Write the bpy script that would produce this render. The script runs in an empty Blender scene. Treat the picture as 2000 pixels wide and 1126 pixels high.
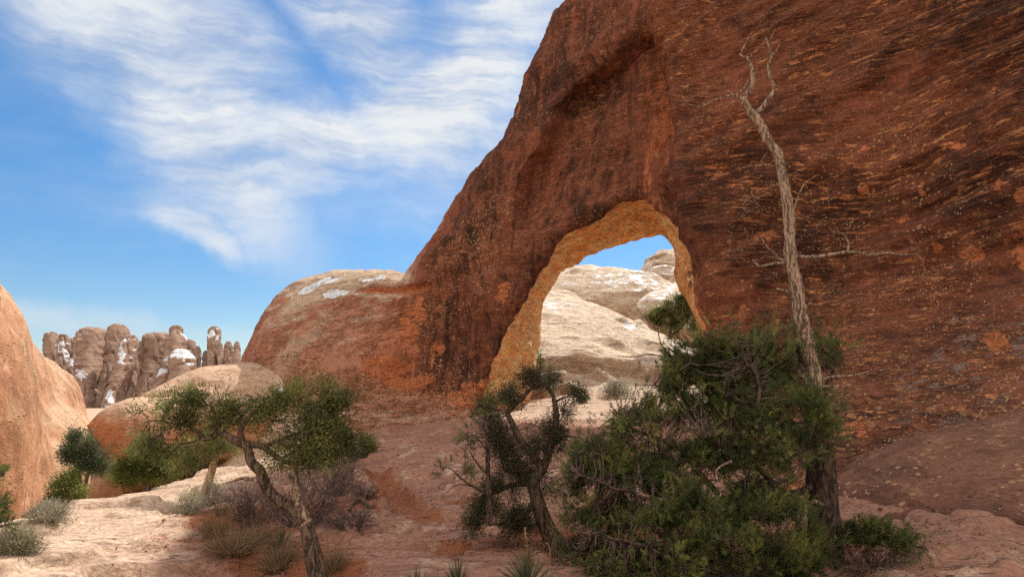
import bpy, math, random
import numpy as np
from mathutils import Vector
from mathutils.bvhtree import BVHTree

S = bpy.context.scene
COL = S.collection
R = math.radians

# ---------------------------------------------------------------- camera
FPX, CX, CY = 1333.33, 1000.0, 563.0
PITCH = R(7.8)
EYE = np.array([0.0, 0.0, 1.6])
cam_data = bpy.data.cameras.new('camera')
cam_data.lens = 24.0
cam_data.sensor_width = 36.0
cam_data.clip_start = 0.1
cam_data.clip_end = 6000.0
cam = bpy.data.objects.new('camera', cam_data)
COL.objects.link(cam)
cam.location = EYE
cam.rotation_euler = (R(90) + PITCH, 0, 0)
S.camera = cam

# ---------------------------------------------------------------- light
SUN_AZ, SUN_EL = R(26.0), R(47.0)          # azimuth to the right of +Y
sun_dir = Vector((math.sin(SUN_AZ) * math.cos(SUN_EL), math.cos(SUN_AZ) * math.cos(SUN_EL), math.sin(SUN_EL)))
sl = bpy.data.lights.new('sun', 'SUN')
sl.energy = 3.3
sl.angle = R(0.5)
sl.color = (1.0, 0.94, 0.85)
so = bpy.data.objects.new('sun', sl)
COL.objects.link(so)
so.rotation_euler = sun_dir.to_track_quat('Z', 'Y').to_euler()
so.location = (20, 40, 60)

S.view_settings.view_transform = 'Standard'
S.view_settings.look = 'None'
S.view_settings.gamma = 1.0
S.view_settings.exposure = 0.85
S.cycles.max_bounces = 8
S.cycles.diffuse_bounces = 6
S.cycles.caustics_reflective = False
S.cycles.caustics_refractive = False
S.cycles.use_adaptive_sampling = True
S.cycles.use_denoising = False

# ---------------------------------------------------------------- node helper
class NT:
    def __init__(self, tree):
        self.t = tree
        self.n = tree.nodes
    def new(self, typ, ins=None, **props):
        nd = self.n.new(typ)
        for k, v in props.items():
            setattr(nd, k, v)
        if ins:
            for k, v in ins.items():
                self.put(nd, k, v)
        return nd
    def put(self, nd, k, v):
        sock = nd.inputs[k]
        if isinstance(v, bpy.types.NodeSocket):
            self.t.links.new(v, sock)
        else:
            if hasattr(sock.default_value, '__len__') and not hasattr(v, '__len__'):
                v = [v] * len(sock.default_value)
            if hasattr(v, '__len__') and len(v) == 3 and len(sock.default_value) == 4:
                v = tuple(v) + (1.0,)
            sock.default_value = v
    def math(self, op, a, b=0.0, c=0.0, clamp=False):
        nd = self.new('ShaderNodeMath', {0: a, 1: b, 2: c}, operation=op, use_clamp=clamp)
        return nd.outputs[0]
    def add(self, a, b): return self.math('ADD', a, b)
    def sub(self, a, b): return self.math('SUBTRACT', a, b)
    def mul(self, a, b): return self.math('MULTIPLY', a, b)
    def mad(self, a, b, c): return self.math('MULTIPLY_ADD', a, b, c)
    def clamp(self, a): return self.math('ADD', a, 0.0, clamp=True)
    def ramp(self, v, lo, hi, a=0.0, b=1.0, smooth=True):
        nd = self.new('ShaderNodeMapRange', {0: v, 1: lo, 2: hi, 3: a, 4: b})
        nd.interpolation_type = 'SMOOTHSTEP' if smooth else 'LINEAR'
        return nd.outputs[0]
    def mix(self, f, a, b):
        nd = self.new('ShaderNodeMix', data_type='RGBA')
        self.put(nd, 0, f); self.put(nd, 6, a); self.put(nd, 7, b)
        return nd.outputs[2]
    def mapv(self, v, scale=(1, 1, 1), rot=(0, 0, 0), loc=(0, 0, 0)):
        return self.new('ShaderNodeMapping', {0: v, 1: loc, 2: rot, 3: scale}).outputs[0]
    def noise(self, v, scale, detail=4.0, rough=0.55, dist=0.0, out=0):
        return self.new('ShaderNodeTexNoise', {'Vector': v, 'Scale': scale, 'Detail': detail, 'Roughness': rough, 'Distortion': dist}).outputs[out]
    def voronoi(self, v, scale, feature='F1', rnd=1.0, out=0):
        return self.new('ShaderNodeTexVoronoi', {'Vector': v, 'Scale': scale, 'Randomness': rnd}, feature=feature).outputs[out]
    def attr(self, name):
        return self.new('ShaderNodeAttribute', attribute_name=name).outputs['Fac']
    def vadd(self, a, b):
        return self.new('ShaderNodeVectorMath', {0: a, 1: b}, operation='ADD').outputs[0]
    def vscale(self, a, s):
        nd = self.new('ShaderNodeVectorMath', {0: a}, operation='SCALE')
        self.put(nd, 'Scale', s)
        return nd.outputs[0]

def pix(px, py):
    """direction of the line of sight through a point of the photograph, with forward component 1"""
    X = (np.asarray(px, float) - CX) / FPX
    Z = -(np.asarray(py, float) - CY) / FPX
    y = math.cos(PITCH) - Z * math.sin(PITCH)
    z = math.sin(PITCH) + Z * math.cos(PITCH)
    return np.stack([X / y, np.ones_like(X), z / y], -1)

def at(px, py, depth):
    return EYE + pix(px, py) * np.asarray(depth, float)[..., None]

# ---------------------------------------------------------------- sky
W = bpy.data.worlds.new('World')
S.world = W
W.use_nodes = True
w = NT(W.node_tree)
w.n.clear()
sky = w.new('ShaderNodeTexSky', sky_type='NISHITA', sun_disc=False)
sky.sun_elevation = SUN_EL
sky.sun_rotation = SUN_AZ
sky.altitude = 1500
sky.air_density = 1.0
sky.dust_density = 0.1
sky.ozone_density = 3.0
dirv = w.new('ShaderNodeTexCoord').outputs['Generated']
sep = w.new('ShaderNodeSeparateXYZ', {0: dirv})
az = w.math('ARCTAN2', sep.outputs[0], sep.outputs[1])
el = w.math('ARCSINE', sep.outputs[2])
sph = w.new('ShaderNodeCombineXYZ', {0: az, 1: el, 2: 0.0}).outputs[0]
warp = w.vscale(w.vadd(w.noise(sph, 3.0, 2.0, 0.5, out=1), (-0.5, -0.5, -0.5)), 0.20)
warp2 = w.vscale(w.vadd(w.noise(sph, 9.0, 4.0, 0.6, out=1), (-0.5, -0.5, -0.5)), 0.09)
sphw = w.vadd(w.vadd(sph, warp), warp2)

def azel(px, py):
    d = pix(px, py)
    return math.atan2(d[0], d[1]), math.atan2(d[2], math.hypot(d[0], d[1]))

def blob(cx, cy, rx, ry, rot, gain=1.0, power=1.0):
    """soft cloud bank centred on a direction of the sky; radii in photograph pixels, converted to radians"""
    a, e = azel(cx, cy)
    m = w.new('ShaderNodeMapping', {0: sphw, 1: (a, e, 0), 2: (0, 0, R(rot)), 3: (rx / 1333 * 0.95, ry / 1333 * 0.9, 1)}, vector_type='TEXTURE').outputs[0]
    ln = w.new('ShaderNodeVectorMath', {0: m}, operation='LENGTH').outputs['Value']
    return w.mul(w.ramp(ln, 0.15, 1.25, 1.0, 0.0), gain)

banks = [blob(240, 60, 440, 160, -20, 0.9), blob(400, 260, 360, 120, -38, 1.0), blob(620, 300, 330, 130, 12, 1.0),
         blob(880, 190, 330, 240, 40, 1.1), blob(410, 420, 130, 50, -25, 0.75), blob(690, 50, 330, 150, -30, 1.0),
         blob(1000, 20, 260, 130, 20, 0.9)]
dens = banks[0]
for b_ in banks[1:]:
    dens = w.math('MAXIMUM', dens, b_)
half = w.vadd(w.vscale(warp, 0.6), w.vscale(warp2, 0.5))
fib1 = w.noise(w.mapv(w.vadd(sph, half), (1.1, 7.0, 1), (0, 0, R(44))), 2.2, 10.0, 0.64)
fib2 = w.noise(w.mapv(w.vadd(sph, half), (1.3, 9.0, 1), (0, 0, R(-22))), 2.4, 10.0, 0.64)
soft = w.noise(sphw, 3.6, 8.0, 0.55)
tex = w.add(w.add(w.mul(fib1, 0.62), w.mul(fib2, 0.12)), w.mul(soft, 0.43))
tex = w.ramp(tex, 0.38, 0.74)
cl = w.mul(dens, w.mad(tex, 1.0, 0.20))
low = w.mul(blob(180, 640, 330, 42, -3, 0.45), w.ramp(soft, 0.3, 0.6))
veil = w.mul(w.ramp(w.noise(w.mapv(sph, (1.5, 5, 1), (0, 0, R(-10))), 2.0, 6, 0.6), 0.45, 0.75), 0.16)
veil = w.mul(veil, w.ramp(el, 0.0, 0.12))
cl = w.clamp(w.add(w.math('MAXIMUM', cl, low), veil))
# unseen warm bright cloud, added overhead and behind the viewer to fill the shade
rear = w.mul(w.math('MAXIMUM', w.ramp(w.math('ABSOLUTE', az), 1.0, 1.7), w.ramp(el, 0.85, 1.2)), w.ramp(soft, 0.25, 0.65, 0.55, 1.0))
hs = w.new('ShaderNodeHueSaturation', {'Hue': 0.5, 'Saturation': 1.26, 'Value': 1.0, 'Color': sky.outputs[0]})
cloud_col = w.mix(w.ramp(tex, 0.2, 0.9), (2.2, 2.4, 2.75), (3.1, 3.2, 3.3))
blue = w.new('ShaderNodeGamma', {0: w.vscale(hs.outputs[0], 0.2), 1: 0.90}).outputs[0]
blue = w.vscale(blue, w.ramp(el, -0.02, 0.40, 2.05, 2.8))
skyc = w.mix(cl, blue, cloud_col)
skyc = w.mix(rear, skyc, (5.5, 4.95, 4.4))
bg = w.new('ShaderNodeBackground', {0: skyc, 1: 0.15})
wo = w.new('ShaderNodeOutputWorld', {0: bg.outputs[0]})

# ---------------------------------------------------------------- noise and meshing (numpy)
def _hash(ix, iy, iz, seed):
    h = (ix.astype(np.uint32) * np.uint32(374761393) + iy.astype(np.uint32) * np.uint32(668265263)
         + iz.astype(np.uint32) * np.uint32(2147483647) + np.uint32((seed * 974634777 + 1013904223) & 0xffffffff))
    h = (h ^ (h >> np.uint32(13))) * np.uint32(1274126177)
    h = h ^ (h >> np.uint32(16))
    return h

def perlin(p, seed=0):
    p = np.asarray(p, np.float64)
    i = np.floor(p).astype(np.int64)
    f = (p - i)
    u = f * f * f * (f * (f * 6 - 15) + 10)
    out = 0
    for dx in (0, 1):
        wx = u[:, 0] if dx else 1 - u[:, 0]
        for dy in (0, 1):
            wy = u[:, 1] if dy else 1 - u[:, 1]
            for dz in (0, 1):
                wz = u[:, 2] if dz else 1 - u[:, 2]
                h = _hash(i[:, 0] + dx, i[:, 1] + dy, i[:, 2] + dz, seed)
                g = (h[:, None] >> np.array([0, 8, 16], np.uint32)) & np.uint32(255)
                g = g.astype(np.float64) / 127.5 - 1
                out = out + wx * wy * wz * ((f - [dx, dy, dz]) * g).sum(1)
    return out

def fbm(p, oct=4, seed=0, gain=0.5, lac=2.03):
    p = np.asarray(p, float)
    a, s, r = 1.0, 1.0, 0
    for k in range(oct):
        r = r + a * perlin(p * s + 17.3 * k, seed + k)
        a *= gain; s *= lac
    return r

def ridged(p, oct=4, seed=0):
    a, s, r = 1.0, 1.0, 0
    for k in range(oct):
        r = r + a * (1 - 2 * np.abs(perlin(p * s + 11.7 * k, seed + k)))
        a *= 0.5; s *= 2.05
    return r

def sstep(x, a, b):
    t = np.clip((x - a) / (b - a), 0, 1)
    return t * t * (3 - 2 * t)

def poly_sdf(q, poly):
    """signed distance of points q (N,2) to a closed polygon, positive inside"""
    q = np.asarray(q, np.float32); poly = np.asarray(poly, np.float32)
    d = np.full(len(q), 1e18, np.float32)
    ins = np.zeros(len(q), bool)
    n = len(poly)
    for k in range(n):
        a, b = poly[k], poly[(k + 1) % n]
        e = b - a
        w_ = q - a
        t = np.clip((w_ @ e) / max(float(e @ e), 1e-12), 0, 1)
        r = w_ - t[:, None] * e
        d = np.minimum(d, (r * r).sum(1))
        c = (a[1] <= q[:, 1]) != (b[1] <= q[:, 1])
        if abs(e[1]) > 1e-12:
            xs = a[0] + (q[:, 1] - a[1]) * (e[0] / e[1])
            ins ^= c & (q[:, 0] < xs)
    d = np.sqrt(d)
    return np.where(ins, d, -d)

def smooth_poly(pts, n=3):
    """round the corners of an open or closed polyline by Catmull-Rom sampling (closed)"""
    p = np.asarray(pts, float); out = []
    N = len(p)
    for k in range(N):
        p0, p1, p2, p3 = p[k - 1], p[k], p[(k + 1) % N], p[(k + 2) % N]
        for t in np.arange(n) / n:
            out.append(0.5 * ((2 * p1) + (-p0 + p2) * t + (2 * p0 - 5 * p1 + 4 * p2 - p3) * t * t + (-p0 + 3 * p1 - 3 * p2 + p3) * t ** 3))
    return np.array(out)

def spline(pts, n=8):
    """open Catmull-Rom through rows of any width"""
    p = np.asarray(pts, float)
    p = np.vstack([2 * p[0] - p[1], p, 2 * p[-1] - p[-2]])
    out = []
    for k in range(1, len(p) - 2):
        p0, p1, p2, p3 = p[k - 1:k + 3]
        for t in np.arange(n) / n:
            out.append(0.5 * ((2 * p1) + (-p0 + p2) * t + (2 * p0 - 5 * p1 + 4 * p2 - p3) * t * t + (-p0 + 3 * p1 - 3 * p2 + p3) * t ** 3))
    out.append(p[-2])
    return np.array(out)

def surface_nets(F, origin, h):
    """F < 0 inside; returns vertices and quads"""
    s = F < 0
    nx, ny, nz = F.shape
    cs = np.zeros((nx - 1, ny - 1, nz - 1), np.int8)
    for dx in (0, 1):
        for dy in (0, 1):
            for dz in (0, 1):
                cs += s[dx:nx - 1 + dx, dy:ny - 1 + dy, dz:nz - 1 + dz]
    act = (cs > 0) & (cs < 8)
    ci = np.argwhere(act)
    idx = np.full(act.shape, -1, np.int64)
    idx[act] = np.arange(len(ci))
    acc = np.zeros((len(ci), 3)); cnt = np.zeros(len(ci))
    C = [(a, b, c) for a in (0, 1) for b in (0, 1) for c in (0, 1)]
    val = {c: F[ci[:, 0] + c[0], ci[:, 1] + c[1], ci[:, 2] + c[2]].astype(float) for c in C}
    for a in C:
        for ax in range(3):
            if a[ax] == 0:
                b = list(a); b[ax] = 1; b = tuple(b)
                va, vb = val[a], val[b]
                m = (va < 0) != (vb < 0)
                t = np.where(m, va / np.where(m, va - vb, 1), 0)
                p = np.tile(np.array(a, float), (len(ci), 1)); p[:, ax] += t
                acc += np.where(m[:, None], p, 0); cnt += m
    V = (ci + acc / cnt[:, None]) * h + origin
    quads = []
    for ax in range(3):
        sl_a = [slice(None)] * 3; sl_b = [slice(None)] * 3
        sl_a[ax] = slice(0, -1); sl_b[ax] = slice(1, None)
        A, B = s[tuple(sl_a)], s[tuple(sl_b)]
        e = np.argwhere(A != B)
        o1, o2 = (ax + 1) % 3, (ax + 2) % 3
        ok = (e[:, o1] > 0) & (e[:, o2] > 0) & (e[:, o1] < F.shape[o1] - 1) & (e[:, o2] < F.shape[o2] - 1)
        e = e[ok]
        flip = ~A[e[:, 0], e[:, 1], e[:, 2]]
        def cell(d1, d2):
            c = e.copy(); c[:, o1] -= d1; c[:, o2] -= d2
            return idx[c[:, 0], c[:, 1], c[:, 2]]
        q = np.stack([cell(1, 1), cell(0, 1), cell(0, 0), cell(1, 0)], 1)
        q[flip] = q[flip][:, ::-1]
        quads.append(q)
    return V, np.vstack(quads)

def vnormals(V, Q):
    n = np.cross(V[Q[:, 2]] - V[Q[:, 0]], V[Q[:, -1]] - V[Q[:, 1]])
    N = np.zeros_like(V)
    for k in range(Q.shape[1]):
        for c in range(3):
            N[:, c] += np.bincount(Q[:, k], n[:, c], len(V))
    return N / np.maximum(np.linalg.norm(N, axis=1, keepdims=True), 1e-9)

def mesh_np(name, V, faces, mats=None, smooth=True, attrs=None, mat_idx=None):
    """faces: list of (M,k) index arrays of equal k each"""
    me = bpy.data.meshes.new(name)
    if not isinstance(faces, (list, tuple)):
        faces = [faces]
    V = np.asarray(V, np.float32)
    me.vertices.add(len(V))
    me.vertices.foreach_set('co', V.ravel())
    tot = np.concatenate([np.full(len(f), f.shape[1], np.int32) for f in faces])
    loops = np.concatenate([f.ravel() for f in faces]).astype(np.int32)
    me.loops.add(len(loops))
    me.loops.foreach_set('vertex_index', loops)
    me.polygons.add(len(tot))
    st = np.concatenate([[0], np.cumsum(tot)[:-1]]).astype(np.int32)
    me.polygons.foreach_set('loop_start', st)
    me.polygons.foreach_set('loop_total', tot)
    if smooth:
        me.polygons.foreach_set('use_smooth', np.ones(len(tot), bool))
    for m in (mats or []):
        me.materials.append(m)
    if mat_idx is not None:
        me.polygons.foreach_set('material_index', np.asarray(mat_idx, np.int32))
    for k, a in (attrs or {}).items():
        at_ = me.attributes.new(k, 'FLOAT', 'POINT')
        at_.data.foreach_set('value', np.asarray(a, np.float32))
    me.update(calc_edges=True)
    return me

def link(name, me, parent=None, label=None, cat=None, group=None, kind=None, loc=None):
    o = bpy.data.objects.new(name, me)
    COL.objects.link(o)
    if parent is not None:
        o.parent = parent
    if loc is not None:
        o.location = loc
    if label: o['label'] = label
    if cat: o['category'] = cat
    if group: o['group'] = group
    if kind: o['kind'] = kind
    return o

def empty(name, loc, label, cat, group=None):
    o = bpy.data.objects.new(name, None)
    o.empty_display_size = 0.2
    COL.objects.link(o)
    o.location = loc
    o['label'] = label; o['category'] = cat
    if group: o['group'] = group
    return o
# ---------------------------------------------------------------- rock materials
def pbsdf(t, color, rough, normal=None, spec=0.2):
    b = t.new('ShaderNodeBsdfPrincipled', {'Base Color': color, 'Roughness': rough, 'Specular IOR Level': spec})
    if normal is not None:
        t.put(b, 'Normal', normal)
    t.new('ShaderNodeOutputMaterial', {0: b.outputs[0]})
    return b

def new_mat(name):
    m = bpy.data.materials.new(name)
    m.use_nodes = True
    m.node_tree.nodes.clear()
    return m, NT(m.node_tree)

def sandstone(name, base1, base2, pale, lam=(0.6, 0.6, 7.0), lam_rot=(0, 0, 0), bump=0.06, grain=1.0,
              dark=(0.035, 0.017, 0.012), soil=None, fine=1.0, pits=0.35, lichen=0):
    """weathered sandstone; pale, stain and snow amounts are per-vertex attributes of the mesh"""
    m, t = new_mat(name)
    P = t.new('ShaderNodeTexCoord').outputs['Object']
    big = t.noise(P, 0.35, 4, 0.6)
    mid = t.noise(P, 2.2, 6, 0.62)
    Pw = t.vadd(P, t.vscale(t.noise(P, 0.8, 3, 0.5, out=1), 0.5))
    L = t.noise(t.mapv(Pw, lam, lam_rot), 1.6, 6, 0.6)
    fn = t.noise(P, 17 * fine, 6, 0.7)
    c = t.mix(t.ramp(big, 0.35, 0.65), base1, base2)
    pl = t.clamp(t.mul(t.attr('pale'), t.ramp(t.add(t.mul(mid, 0.6), t.mul(L, 0.5)), 0.30, 0.62, 0.45, 1.0)))
    c = t.mix(pl, c, pale)
    c = t.mix(t.mul(t.ramp(L, 0.50, 0.64), 0.55), c, tuple(0.55 * x for x in base1))
    c = t.mix(t.mul(t.ramp(mid, 0.53, 0.68), 0.45), c, tuple(min(1, 1.3 * x) for x in pale))
    st = t.ramp(t.add(t.mul(t.attr('stain'), 0.75), t.mul(t.add(t.mul(mid, 0.6), t.mul(fn, 0.4)), 0.75)), 0.62, 0.80)
    c = t.mix(t.mul(st, 0.85), c, dark)
    gr = t.ramp(fn, 0.3, 0.7, 0.74, 1.2)
    c = t.new('ShaderNodeMix', data_type='RGBA', blend_type='MULTIPLY')if False else c
    mm = t.new('ShaderNodeVectorMath', {0: c}, operation='SCALE'); t.put(mm, 'Scale', gr); c = mm.outputs[0]
    if lichen:
        for sc, r0, th, col in ((16, 0.36, 0.74, (0.46, 0.30, 0.17)), (7, 0.30, 0.80, (0.40, 0.22, 0.11)), (11, 0.36, 0.76, (0.03, 0.024, 0.022))):
            vor = t.new('ShaderNodeTexVoronoi', {'Vector': t.vadd(P, t.vscale(t.noise(P, 9, 2, 0.5, out=1), 0.05)), 'Scale': sc})
            rn = t.new('ShaderNodeSeparateColor', {0: vor.outputs['Color']}).outputs[0]
            dn = t.add(rn, t.mul(t.sub(t.noise(t.vadd(P, (sc, 0, 0)), 0.9, 6, 0.7), 0.54), 3.4))
            c = t.mix(t.mul(t.mul(t.ramp(dn, th, th + 0.04), t.ramp(vor.outputs['Distance'], r0, r0 * 0.7)), 0.85 * lichen), c, col)
    if soil:
        sm = t.ramp(t.add(t.attr('soil'), t.mul(t.sub(t.add(t.mul(mid, 0.7), t.mul(big, 0.5)), 0.6), 2.4)), 0.42, 0.66)
        c = t.mix(sm, c, t.mix(fn, tuple(0.75 * x for x in soil), tuple(1.15 * x for x in soil)))
    sn = t.ramp(t.add(t.attr('snow'), t.mul(t.sub(t.noise(t.mapv(P, (1, 1, 2.5)), 1.3, 9, 0.72), 0.5), 1.9)), 0.48, 0.60)
    c = t.mix(sn, c, (0.80, 0.83, 0.88))
    h = t.add(t.add(t.mul(L, 0.9), t.mul(mid, 0.7)), t.mul(fn, 0.16))
    pit = t.ramp(t.voronoi(t.mapv(Pw, (1, 1, 2.6)), 2.6), 0.0, 0.22)
    fl = t.noise(t.mapv(Pw, tuple(0.8 * x for x in lam), lam_rot), 1.1, 8, 0.66)
    h = t.add(h, t.mul(t.math('FLOOR', t.mul(fl, 11.0)), 0.17))
    f2 = t.math('FRACT', t.mul(fl, 11.0))
    c = t.mix(t.mul(t.ramp(f2, 0.16, 0.0), t.ramp(mid, 0.40, 0.58, 0.2, 0.95)), c, tuple(0.38 * x for x in base2))  # flake edges painted darker, standing in for shade in the ledge recesses
    h = t.add(h, t.mul(t.mul(t.sub(pit, 1.0), pits), t.ramp(t.noise(P, 0.7, 4, 0.6), 0.42, 0.62)))
    bp = t.new('ShaderNodeBump', {'Strength': 0.9, 'Distance': bump, 'Height': h})
    pbsdf(t, c, t.mix(sn, (0.92,) * 3, (0.6,) * 3), bp.outputs[0], 0.15)
    return m

def arch_material():
    """desert-varnished sandstone of the big fin. local axes: x along the wall, y through it, z up"""
    m, t = new_mat('varnished_sandstone')
    P = t.new('ShaderNodeTexCoord').outputs['Object']
    Pw = t.vadd(P, t.vscale(t.noise(P, 1.1, 3, 0.55, out=1), 0.16))
    Pw = t.vadd(Pw, t.vscale(t.vadd(t.noise(P, 0.13, 1, 0.5, out=1), (-0.5, -0.5, -0.5)), 3.0))
    big = t.noise(P, 0.45, 4, 0.6)
    mid = t.noise(P, 2.0, 7, 0.65)
    fn = t.noise(P, 15, 6, 0.7)
    BR = (0, R(19), 0)
    bed = t.noise(t.mapv(Pw, (0.55, 0.55, 6.5), BR), 1.3, 7, 0.62)
    bedf = t.noise(t.mapv(Pw, (1.0, 1.0, 16.0), BR), 1.4, 6, 0.65)
    streak = t.noise(t.mapv(Pw, (2.4, 2.4, 0.22)), 1.5, 6, 0.6)
    right = t.attr('right')
    # bare rock
    c = t.mix(t.ramp(big, 0.3, 0.7), (0.50, 0.165, 0.070), (0.38, 0.120, 0.055))
    rose = t.mix(t.ramp(mid, 0.35, 0.65), (0.43, 0.200, 0.125), (0.31, 0.130, 0.080))
    c = t.mix(t.attr('rose'), c, rose)
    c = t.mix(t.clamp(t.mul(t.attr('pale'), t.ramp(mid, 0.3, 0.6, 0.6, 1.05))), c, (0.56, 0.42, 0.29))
    # varnish
    pat = t.mix(right, streak, t.add(t.mul(bed, 0.55), t.mul(bedf, 0.45)))
    v = t.add(t.mul(t.attr('varnish'), 0.80), t.mul(t.sub(t.add(t.mul(pat, 0.62), t.mul(mid, 0.38)), 0.5), 2.0))
    v = t.add(v, t.mul(t.sub(big, 0.5), 0.8))
    vm = t.ramp(v, 0.20, 0.52)
    vcol = t.mix(t.ramp(t.add(t.add(t.mul(mid, 0.3), t.mul(pat, 0.35)), t.mul(t.noise(P, 0.22, 5, 0.6), 0.45)), 0.47, 0.62), (0.040, 0.017, 0.0115), (0.255, 0.084, 0.043))
    c = t.mix(t.mul(vm, 0.95), c, vcol)
    # chips flaked off the varnish along the bedding, and round lichen spots
    chip = t.ramp(t.noise(t.mapv(Pw, (0.8, 0.8, 4.6), BR), 2.2, 9, 0.76), 0.51, 0.56)
    chip = t.mul(chip, t.ramp(t.noise(P, 0.5, 5, 0.65), 0.40, 0.54))
    ln = t.noise(t.mapv(Pw, (0.9, 0.9, 26.0), BR), 1.5, 6, 0.7)
    c = t.mix(t.mul(t.mul(chip, t.attr('chips')), 0.9), c, t.mix(fn, (0.42, 0.14, 0.055), (0.66, 0.29, 0.12)))
    for sc, r0, th, col in ((7.5, 0.30, 0.66, (0.50, 0.27, 0.11)), (2.3, 0.24, 0.72, (0.52, 0.25, 0.11)), (15, 0.36, 0.64, (0.55, 0.38, 0.22))):
        vor = t.new('ShaderNodeTexVoronoi', {'Vector': t.vadd(P, t.vscale(t.noise(P, 9, 2, 0.5, out=1), 0.05)), 'Scale': sc})
        rnd = t.new('ShaderNodeSeparateColor', {0: vor.outputs['Color']})
        dens = t.add(rnd.outputs[0], t.mul(t.sub(t.noise(t.vadd(P, (sc * 3, 0, 0)), 0.75, 6, 0.68), 0.51), 3.4))
        on = t.mul(t.ramp(t.add(dens, t.mul(t.attr('lichen'), 0.45)), th + 0.30, th + 0.34), t.ramp(vor.outputs['Distance'], r0, r0 * 0.75))
        c = t.mix(t.mul(t.mul(on, t.ramp(t.attr('lichen'), 0.02, 0.2)), 0.8), c, col)
    calm = t.ramp(t.noise(P, 0.33, 4, 0.6), 0.42, 0.58, 0.15, 1.0)
    right = t.mul(right, calm)
    c = t.mix(t.mul(t.mul(t.ramp(ln, 0.52, 0.60), right), 0.65), c, (0.026, 0.013, 0.010))
    c = t.mix(t.mul(t.mul(t.ramp(ln, 0.47, 0.40), right), 0.55), c, (0.40, 0.175, 0.095))
    gl = t.mul(t.ramp(t.noise(P, 2.6, 7, 0.7), 0.52, 0.62), t.attr('greylichen'))
    c = t.mix(gl, c, t.mix(fn, (0.16, 0.12, 0.10), (0.36, 0.31, 0.27)))
    # bare scars and the fresh rock inside the arch
    c = t.mix(t.ramp(t.add(t.attr('bare'), t.mul(t.sub(t.add(t.mul(mid, 0.6), t.mul(t.noise(P, 5.0, 6, 0.7), 0.4)), 0.5), 2.6)), 0.50, 0.64), c,
              t.mix(t.ramp(fn, 0.3, 0.7), (0.42, 0.13, 0.05), (0.56, 0.20, 0.085)))
    fs = t.noise(t.mapv(Pw, (0.8, 0.8, 2.2), (0, R(-55), 0)), 1.8, 7, 0.62)
    fcol = t.mix(t.ramp(fs, 0.38, 0.62), (0.84, 0.37, 0.125), (0.90, 0.58, 0.27))
    fcol = t.mix(t.mul(t.ramp(t.noise(t.mapv(Pw, (0.8, 0.8, 3.0), (0, R(-50), 0)), 1.3, 8, 0.7), 0.56, 0.66), 0.4), fcol, (0.22, 0.075, 0.03))
    c = t.mix(t.ramp(t.add(t.attr('fresh'), t.mul(t.sub(t.add(t.mul(mid, 0.5), t.mul(t.noise(P, 0.9, 5, 0.65), 0.5)), 0.52), 2.5)), 0.40, 0.58), c, fcol)
    sn = t.ramp(t.add(t.attr('snow'), t.mul(t.sub(t.noise(P, 1.3, 7, 0.65), 0.5), 1.4)), 0.50, 0.58)
    c = t.mix(sn, c, (0.80, 0.83, 0.88))
    mm = t.new('ShaderNodeVectorMath', {0: c}, operation='SCALE'); t.put(mm, 'Scale', t.mad(t.sub(t.ramp(fn, 0.3, 0.7, 0.72, 1.22), 1.0), t.mad(t.attr('fresh'), -0.65, 1.0), 1.0)); c = mm.outputs[0]
    h = t.add(t.mul(mid, 0.8), t.mul(fn, 0.2))
    h = t.add(h, t.mul(t.mix(right, t.mul(streak, 0.35), t.add(t.mul(bed, 1.0), t.mul(bedf, 0.55))), 1.0))
    h = t.add(h, t.mul(t.mul(fs, t.attr('fresh')), 1.6))
    h = t.sub(h, t.mul(chip, 0.22))
    fq = t.noise(t.mapv(Pw, (0.7, 0.7, 2.4), BR), 1.2, 8, 0.66)
    h = t.add(h, t.mul(t.math('FLOOR', t.mul(fq, 12.0)), 0.16))
    bp = t.new('ShaderNodeBump', {'Strength': 1.0, 'Distance': 0.17, 'Height': h})
    pbsdf(t, c, 0.85, bp.outputs[0], 0.2)
    return m

# ---------------------------------------------------------------- the arch fin
AZW = R(32.0)                                   # the wall runs from far left to near right
TU = np.array([math.cos(AZW), -math.sin(AZW), 0.0])
TW = np.array([math.sin(AZW), math.cos(AZW), 0.0])
P0 = at(1200, 620, 23.0); P0[2] = 0.0
THK = 3.4

def plane_uz(pts, wv):
    """photograph outline traced onto the vertical plane at distance wv into the wall"""
    d = pix(*np.asarray(pts, float).T)
    k = (wv - (EYE - P0) @ TW) / (d @ TW)
    q = EYE + d * k[:, None] - P0
    return np.stack([q @ TU, q[:, 2]], 1)

SIL = [(430, 1500), (445, 1000), (470, 860), (497, 760), (516, 692), (538, 640), (560, 594), (582, 563), (612, 543), (650, 534), (700, 530), (760, 528),
       (795, 536), (815, 538), (832, 510), (848, 480), (880, 432), (918, 366), (948, 325), (988, 272), (1008, 222), (1020, 180), (1040, 125), (1068, 62), (1110, 0)]
HOLE_F = [(952, 790), (968, 740), (985, 690), (1008, 625), (1038, 565), (1072, 505), (1105, 460), (1150, 433), (1195, 409), (1238, 388), (1280, 406),
          (1314, 445), (1340, 495), (1357, 550), (1370, 600), (1384, 660), (1392, 730), (1398, 800), (1390, 900), (1200, 960), (960, 930)]
HOLE_B = [(1040, 790), (1045, 740), (1050, 680), (1053, 630), (1064, 585), (1086, 545), (1130, 516), (1180, 488), (1240, 470), (1285, 461), (1295, 464),
          (1302, 470), (1314, 505), (1324, 545), (1345, 590), (1366, 632), (1386, 690), (1392, 790), (1390, 900), (1200, 960), (1045, 930)]
ALC = [(1019, 341), (1070, 264), (1087, 209), (1130, 170), (1173, 141), (1207, 115), (1237, 81), (1271, 64), (1296, 72), (1317, 98), (1326, 128), (1330, 220), (1334, 330), (1352, 420), (1380, 560), (1390, 760), (1000, 760), (1005, 560), (1012, 430)]
WMID = 1.5
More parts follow.
